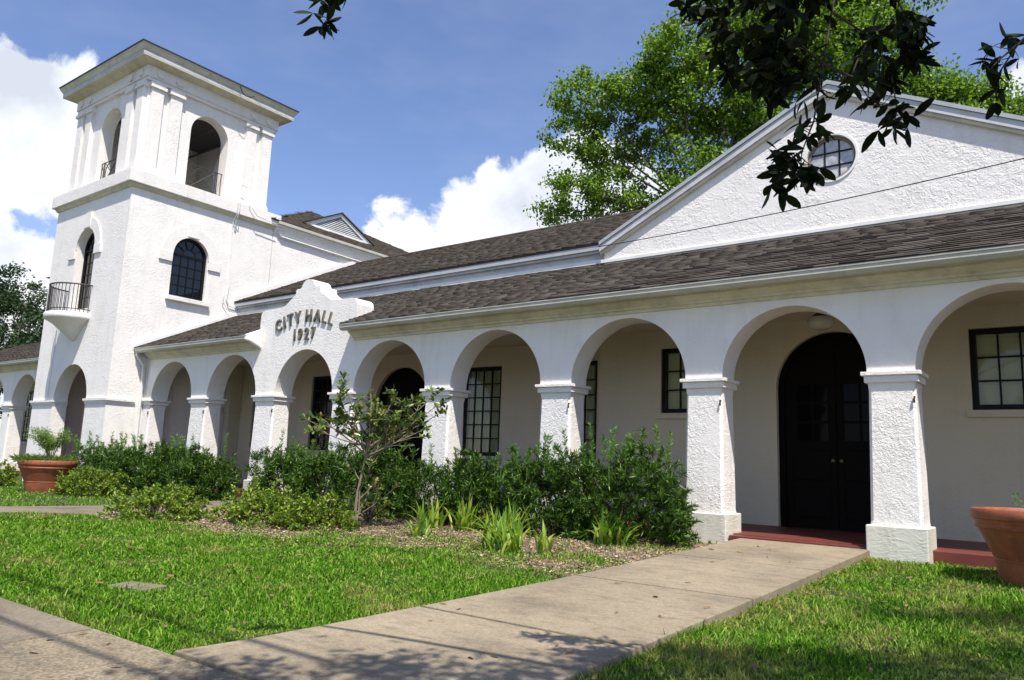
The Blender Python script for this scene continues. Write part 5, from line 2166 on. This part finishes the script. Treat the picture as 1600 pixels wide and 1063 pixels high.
    for gx, gy, z, r, k in G:
        k = int(k * 1.7)
        t = (z - float(gz(gy))) / SUN.z
        c = Vector((gx, gy, float(gz(gy)))) + SUN * t - bv
        cl.append(bez(trunk[-1], trunk[-1].lerp(c, .5) + Vector((0, 0, .5)), c, 6))
        for q in range(k):
            v = Vector((rng.gauss(0, r * .5), rng.gauss(0, r * .5), rng.gauss(0, r * .3)))
            P.append(c + v); D.append((rng.gauss(0, 1), rng.gauss(0, 1), rng.gauss(-.1, .5)))
    stems_mesh('boughs', cl, [.03] * len(cl), 'bark_dark', o, 6)
    n = len(P)
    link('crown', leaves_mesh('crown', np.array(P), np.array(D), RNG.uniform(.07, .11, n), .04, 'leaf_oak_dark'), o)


# ground point to be dappled, height of the clump, its radius, leaf count
CROWN = [(-2.9, -6.95, 4.6, .32, 260), (-2.35, -6.75, 4.7, .35, 320), (-2.0, -6.2, 4.8, .40, 420), (-1.55, -5.6, 4.6, .45, 420), (-1.2, -5.2, 4.8, .4, 420), (-.8, -4.9, 4.5, .5, 500), (-1.25, -3.4, 4.9, .35, 220), (-.75, -3.1, 5.0, .35, 260),
         (-.3, -2.7, 5.0, .5, 420), (-.35, -4.2, 4.8, .5, 420), (.3, -5.2, 4.6, .7, 700), (.6, -3.4, 5.0, .7, 600), (-3.4, -7.6, 4.6, .4, 320), (-2.4, -7.7, 4.6, .5, 500), (-1.4, -7.0, 4.7, .6, 600), (-.4, -6.5, 4.8, .7, 700), (.9, -7, 4.9, .8, 700)]
overhang()


# ------------------------------------------------------------------ overhead cables
def cable(name, label, a, b, sag, r, group=None, n=24):
    a, b = Vector(a), Vector(b)
    pts = []
    for k in range(n + 1):
        t = k / n
        p = a.lerp(b, t)
        p.z -= sag * 4 * t * (1 - t)
        pts.append(p)
    m_ = MB()
    m_.tube(pts, r, 6)
    o = m_.build(name, 'cable_black', None, True)
    tag(o, label, 'cable', group)
    return o


def pole(x, y, h, label):
    o = empty('utility_pole', (x, y, float(gz(y))))
    tag(o, label, 'pole', 'utility poles along the street')
    m_ = MB()
    m_.tube([(0, 0, -.3), (0, 0, h * .5), (0, 0, h)], [.16, .14, .11], 10)
    m_.build('shaft', 'wood_pole', o, True)
    m_ = MB()
    m_.box(-.06, .06, -.9, .9, h - .62, h - .5)
    m_.build('crossarm', 'wood_pole', o)


tz = 7.0
for gy, k, lab in ((-7.08, 0, 'street cable nearer the hall, its shadow crossing the lawn'), (-7.77, 1, 'street cable nearer the road, its shadow crossing the sidewalk')):
    t = (tz + .14) / SUN.z
    yy = gy + SUN.y * t
    cable('overhead_cable', lab, (-45, yy, tz), (16, yy, tz), .0, .030 - .006 * k, 'street cables')
pole(-45, -9.75, 7.4, 'wooden utility pole far down the street on the left')
pole(16, -9.75, 7.4, 'wooden utility pole up the street on the right')
cable('service_drop', 'thin black service cable crossing in front of the gable', (-7.15, 2.1, 5.02), (14.0, -1.3, 6.2), .55, .0075)
m_ = MB()
m_.tube([(14.0, -1.3, 0), (14.0, -1.3, 3), (14.0, -1.3, 6.3)], [.11, .10, .09], 10)
sm = m_.build('service_pole', 'wood_pole', None, True)
tag(sm, 'slim wooden service pole right of the hall', 'pole')
cable('far_cable', 'upper thin cable before the dark tree at the left edge', (-23.29, 1.0, 5.45), (-48, 3.0, 10.2), .3, .02, 'cables at the left edge')
cable('far_cable', 'lower thin cable before the dark tree at the left edge', (-23.29, 1.0, 4.45), (-48, 3.0, 8.0), .3, .02, 'cables at the left edge')


# ------------------------------------------------------------------ grass
def grass():
    rng = np.random.default_rng(21)
    lawnL = [(-4.05, -7.50), (-3.90, -6.6), (-3.84, -5.5), (-3.77, -4.2), (-3.79, -3.78), (-4.3, -3.72), (-4.97, -3.64), (-5.7, -3.58), (-6.4, -3.62), (-7.0, -3.80), (-7.6, -3.97), (-8.4, -4.14), (-9.2, -4.25), (-10.5, -4.30), (-11.74, -4.25),
             (-12.33, -4.08), (-13.43, -5.0), (-16.0, -7.2), (-40, -7.5)]
    lawnR = [(-2.145, -7.5), (1.5, -7.5), (1.5, .2), (-1.5, .18), (-1.5, -.07), (-2.145, -.07)]
    farL = [(-14.5, -4.5), (-13.95, -3.3), (-13.8, -2.0), (-13.98, -.1), (-19, -.95), (-23.4, -1.0), (-23.4, -.1), (-40, -.1), (-40, -7.4), (-19.2, -7.4)]
    def scatter(poly, n, box):
        x = rng.uniform(box[0], box[1], n); y = rng.uniform(box[2], box[3], n)
        k = inside(poly, x, y)
        x, y = x[k], y[k]
        d = np.hypot(x, y + 9.9)
        keep = rng.uniform(0, 1, len(x)) < np.clip((5.0 / d) ** 1.3, 0, 1)
        return x[keep], y[keep]
    parts = []
    x, y = scatter(lawnL, 620000, (-20, -3.7, -7.5, -3.6)); parts.append((x, y, 1.0))
    x, y = scatter(lawnR, 150000, (-2.15, .4, -7.5, .2)); parts.append((x, y, 1.0))
    x, y = scatter(farL, 260000, (-30, -14, -7.4, -.1)); parts.append((x, y, 1.0))
    # sparse tufts straying into the mulch
    tx, ty = [], []
    for cx, cy, r, k in [(-8.5, -2.2, 1.0, 260), (-6.0, -1.8, 1.0, 420), (-4.6, -1.8, .6, 420), (-7.6, -2.7, .8, 420), (-10.6, -4.0, .5, 420), (-9.2, -4.0, .5, 380), (-6.0, -2.95, .6, 2600), (-4.35, -2.75, .35, 1500), (-5.3, -3.3, .5, 1200), (-7.3, -3.4, .5, 1100), (-6.6, -2.6, .5, 500), (-5.2, -3.55, .5, 800), (-6.9, -3.6, .45, 500), (-8.3, -3.95, .5, 500), (-4.1, -1.2, .25, 260), (-4.2, -.35, .2, 120), (-9.9, -4.2, .4, 300), (-4.0, -3.5, .25, 400)]:
        a = rng.uniform(0, 2 * PI, k); q = np.sqrt(rng.uniform(0, 1, k)) * r
        tx.append(cx + q * np.cos(a) * 1.5); ty.append(cy + q * np.sin(a))
    def fringe(line, k, sd):
        for (xa, ya), (xb, yb) in zip(line[:-1], line[1:]):
            m_ = int(k * math.hypot(xb - xa, yb - ya))
            t = rng.uniform(0, 1, m_)
            tx.append(xa + (xb - xa) * t + rng.normal(0, sd, m_)); ty.append(ya + (yb - ya) * t + rng.normal(0, sd, m_))
    fringe([(-4.08, -7.50), (-3.93, -6.6), (-3.86, -5.5), (-3.79, -4.2), (-3.80, -3.78)], 900, .022)
    fringe([(-2.12, -.1), (-2.12, -7.5)], 900, .022)
    fringe([(-4.1, -7.49), (-12, -7.49)], 600, .022)
    fringe([(-3.9, -3.70), (-4.97, -3.60), (-6.4, -3.60), (-7.6, -3.95), (-9.2, -4.22), (-11.7, -4.25)], 700, .13)
    parts.append((np.concatenate(tx), np.concatenate(ty), .85))
    X = np.concatenate([p[0] for p in parts]); Y = np.concatenate([p[1] for p in parts])
    S = np.concatenate([np.full(len(p[0]), p[2]) for p in parts])
    # lawn is uneven: thin where the dry patches are
    n = len(X)
    # patchy height
    ph = .75 + .35 * np.sin(X * 2.1 + Y * 1.3) * np.cos(Y * 2.7 - X * .8) + .2 * np.sin(X * 6.1) * np.sin(Y * 5.3)
    H = rng.gamma(6, 1 / 6, n) * .045 * S * np.clip(ph, .45, 1.3)
    dd = np.hypot(X, Y + 9.9)
    W = .0072 * rng.uniform(.6, 1.4, n) * np.clip((dd / 5) ** .65, .8, 2.6)
    a = rng.uniform(0, 2 * PI, n)
    lean = rng.uniform(.15, 1.15, n)
    d = np.stack([np.cos(a), np.sin(a), np.zeros(n)], 1)
    f = rng.uniform(0, 2 * PI, n)
    s = np.stack([np.cos(f), np.sin(f), np.zeros(n)], 1)
    inbed = inside(BED, X, Y)
    H = np.where(inbed, H * 1.25, H)
    b = np.stack([X, Y, gz(Y) - .004 + np.where(inbed, .022, 0.0)], 1)
    up = np.array([0, 0, 1.0])
    mid = b + up * (H * .62)[:, None] + d * (H * lean * .35)[:, None]
    tip = b + up * (H * (1.0 - .25 * lean))[:, None] + d * (H * lean * 1.05)[:, None]
    w = W[:, None]
    V = np.stack([b - s * w * .5, b + s * w * .5, mid + s * w * .42, mid - s * w * .42, tip], 1).reshape(-1, 3)
    i = np.arange(n, dtype=np.int64)[:, None] * 5
    idx = np.concatenate([i, i + 1, i + 2, i + 3, i + 3, i + 2, i + 4], 1).ravel()
    cnt = np.tile(np.array([4, 3], np.int32), n)
    o = link('grass', fast_mesh('grass', V, cnt, idx, 'grass_blade'))
    tag(o, 'short green lawn grass with dry patches', 'grass', kind='stuff')
    print('grass blades', n)


grass()


# ------------------------------------------------------------------ fallen leaves
def litter():
    rng = np.random.default_rng(5)
    paint('leaf_dry', (0.20, 0.13, 0.06), 0.8, 0.6, 30.0)
    x = np.concatenate([rng.uniform(-2.1, .2, 120), rng.uniform(-3.8, -2.2, 26), rng.uniform(-9, -4, 110), rng.uniform(-7, -2.5, 26)])
    y = np.concatenate([rng.uniform(-6.8, -.4, 120), rng.uniform(-7.2, -.3, 26), rng.uniform(-7.3, -4.2, 110), rng.uniform(-8.8, -7.6, 26)])
    z = gz(y) + .045
    z[120:146] = pz(y[120:146]) + .004
    z[256:] = gz(y[256:]) + .039
    a = rng.uniform(0, 2 * PI, len(x))
    D = np.stack([np.cos(a), np.sin(a), rng.normal(0, .12, len(x))], 1)
    o = link('leaf_litter', big_leaves_mesh('leaf_litter', np.stack([x, y, z], 1), D, rng.uniform(.04, .075, len(x)), rng.uniform(.016, .026, len(x)), 'leaf_dry'))
    tag(o, 'fallen brown leaves scattered over lawn and paving', 'leaves', kind='stuff')


litter()
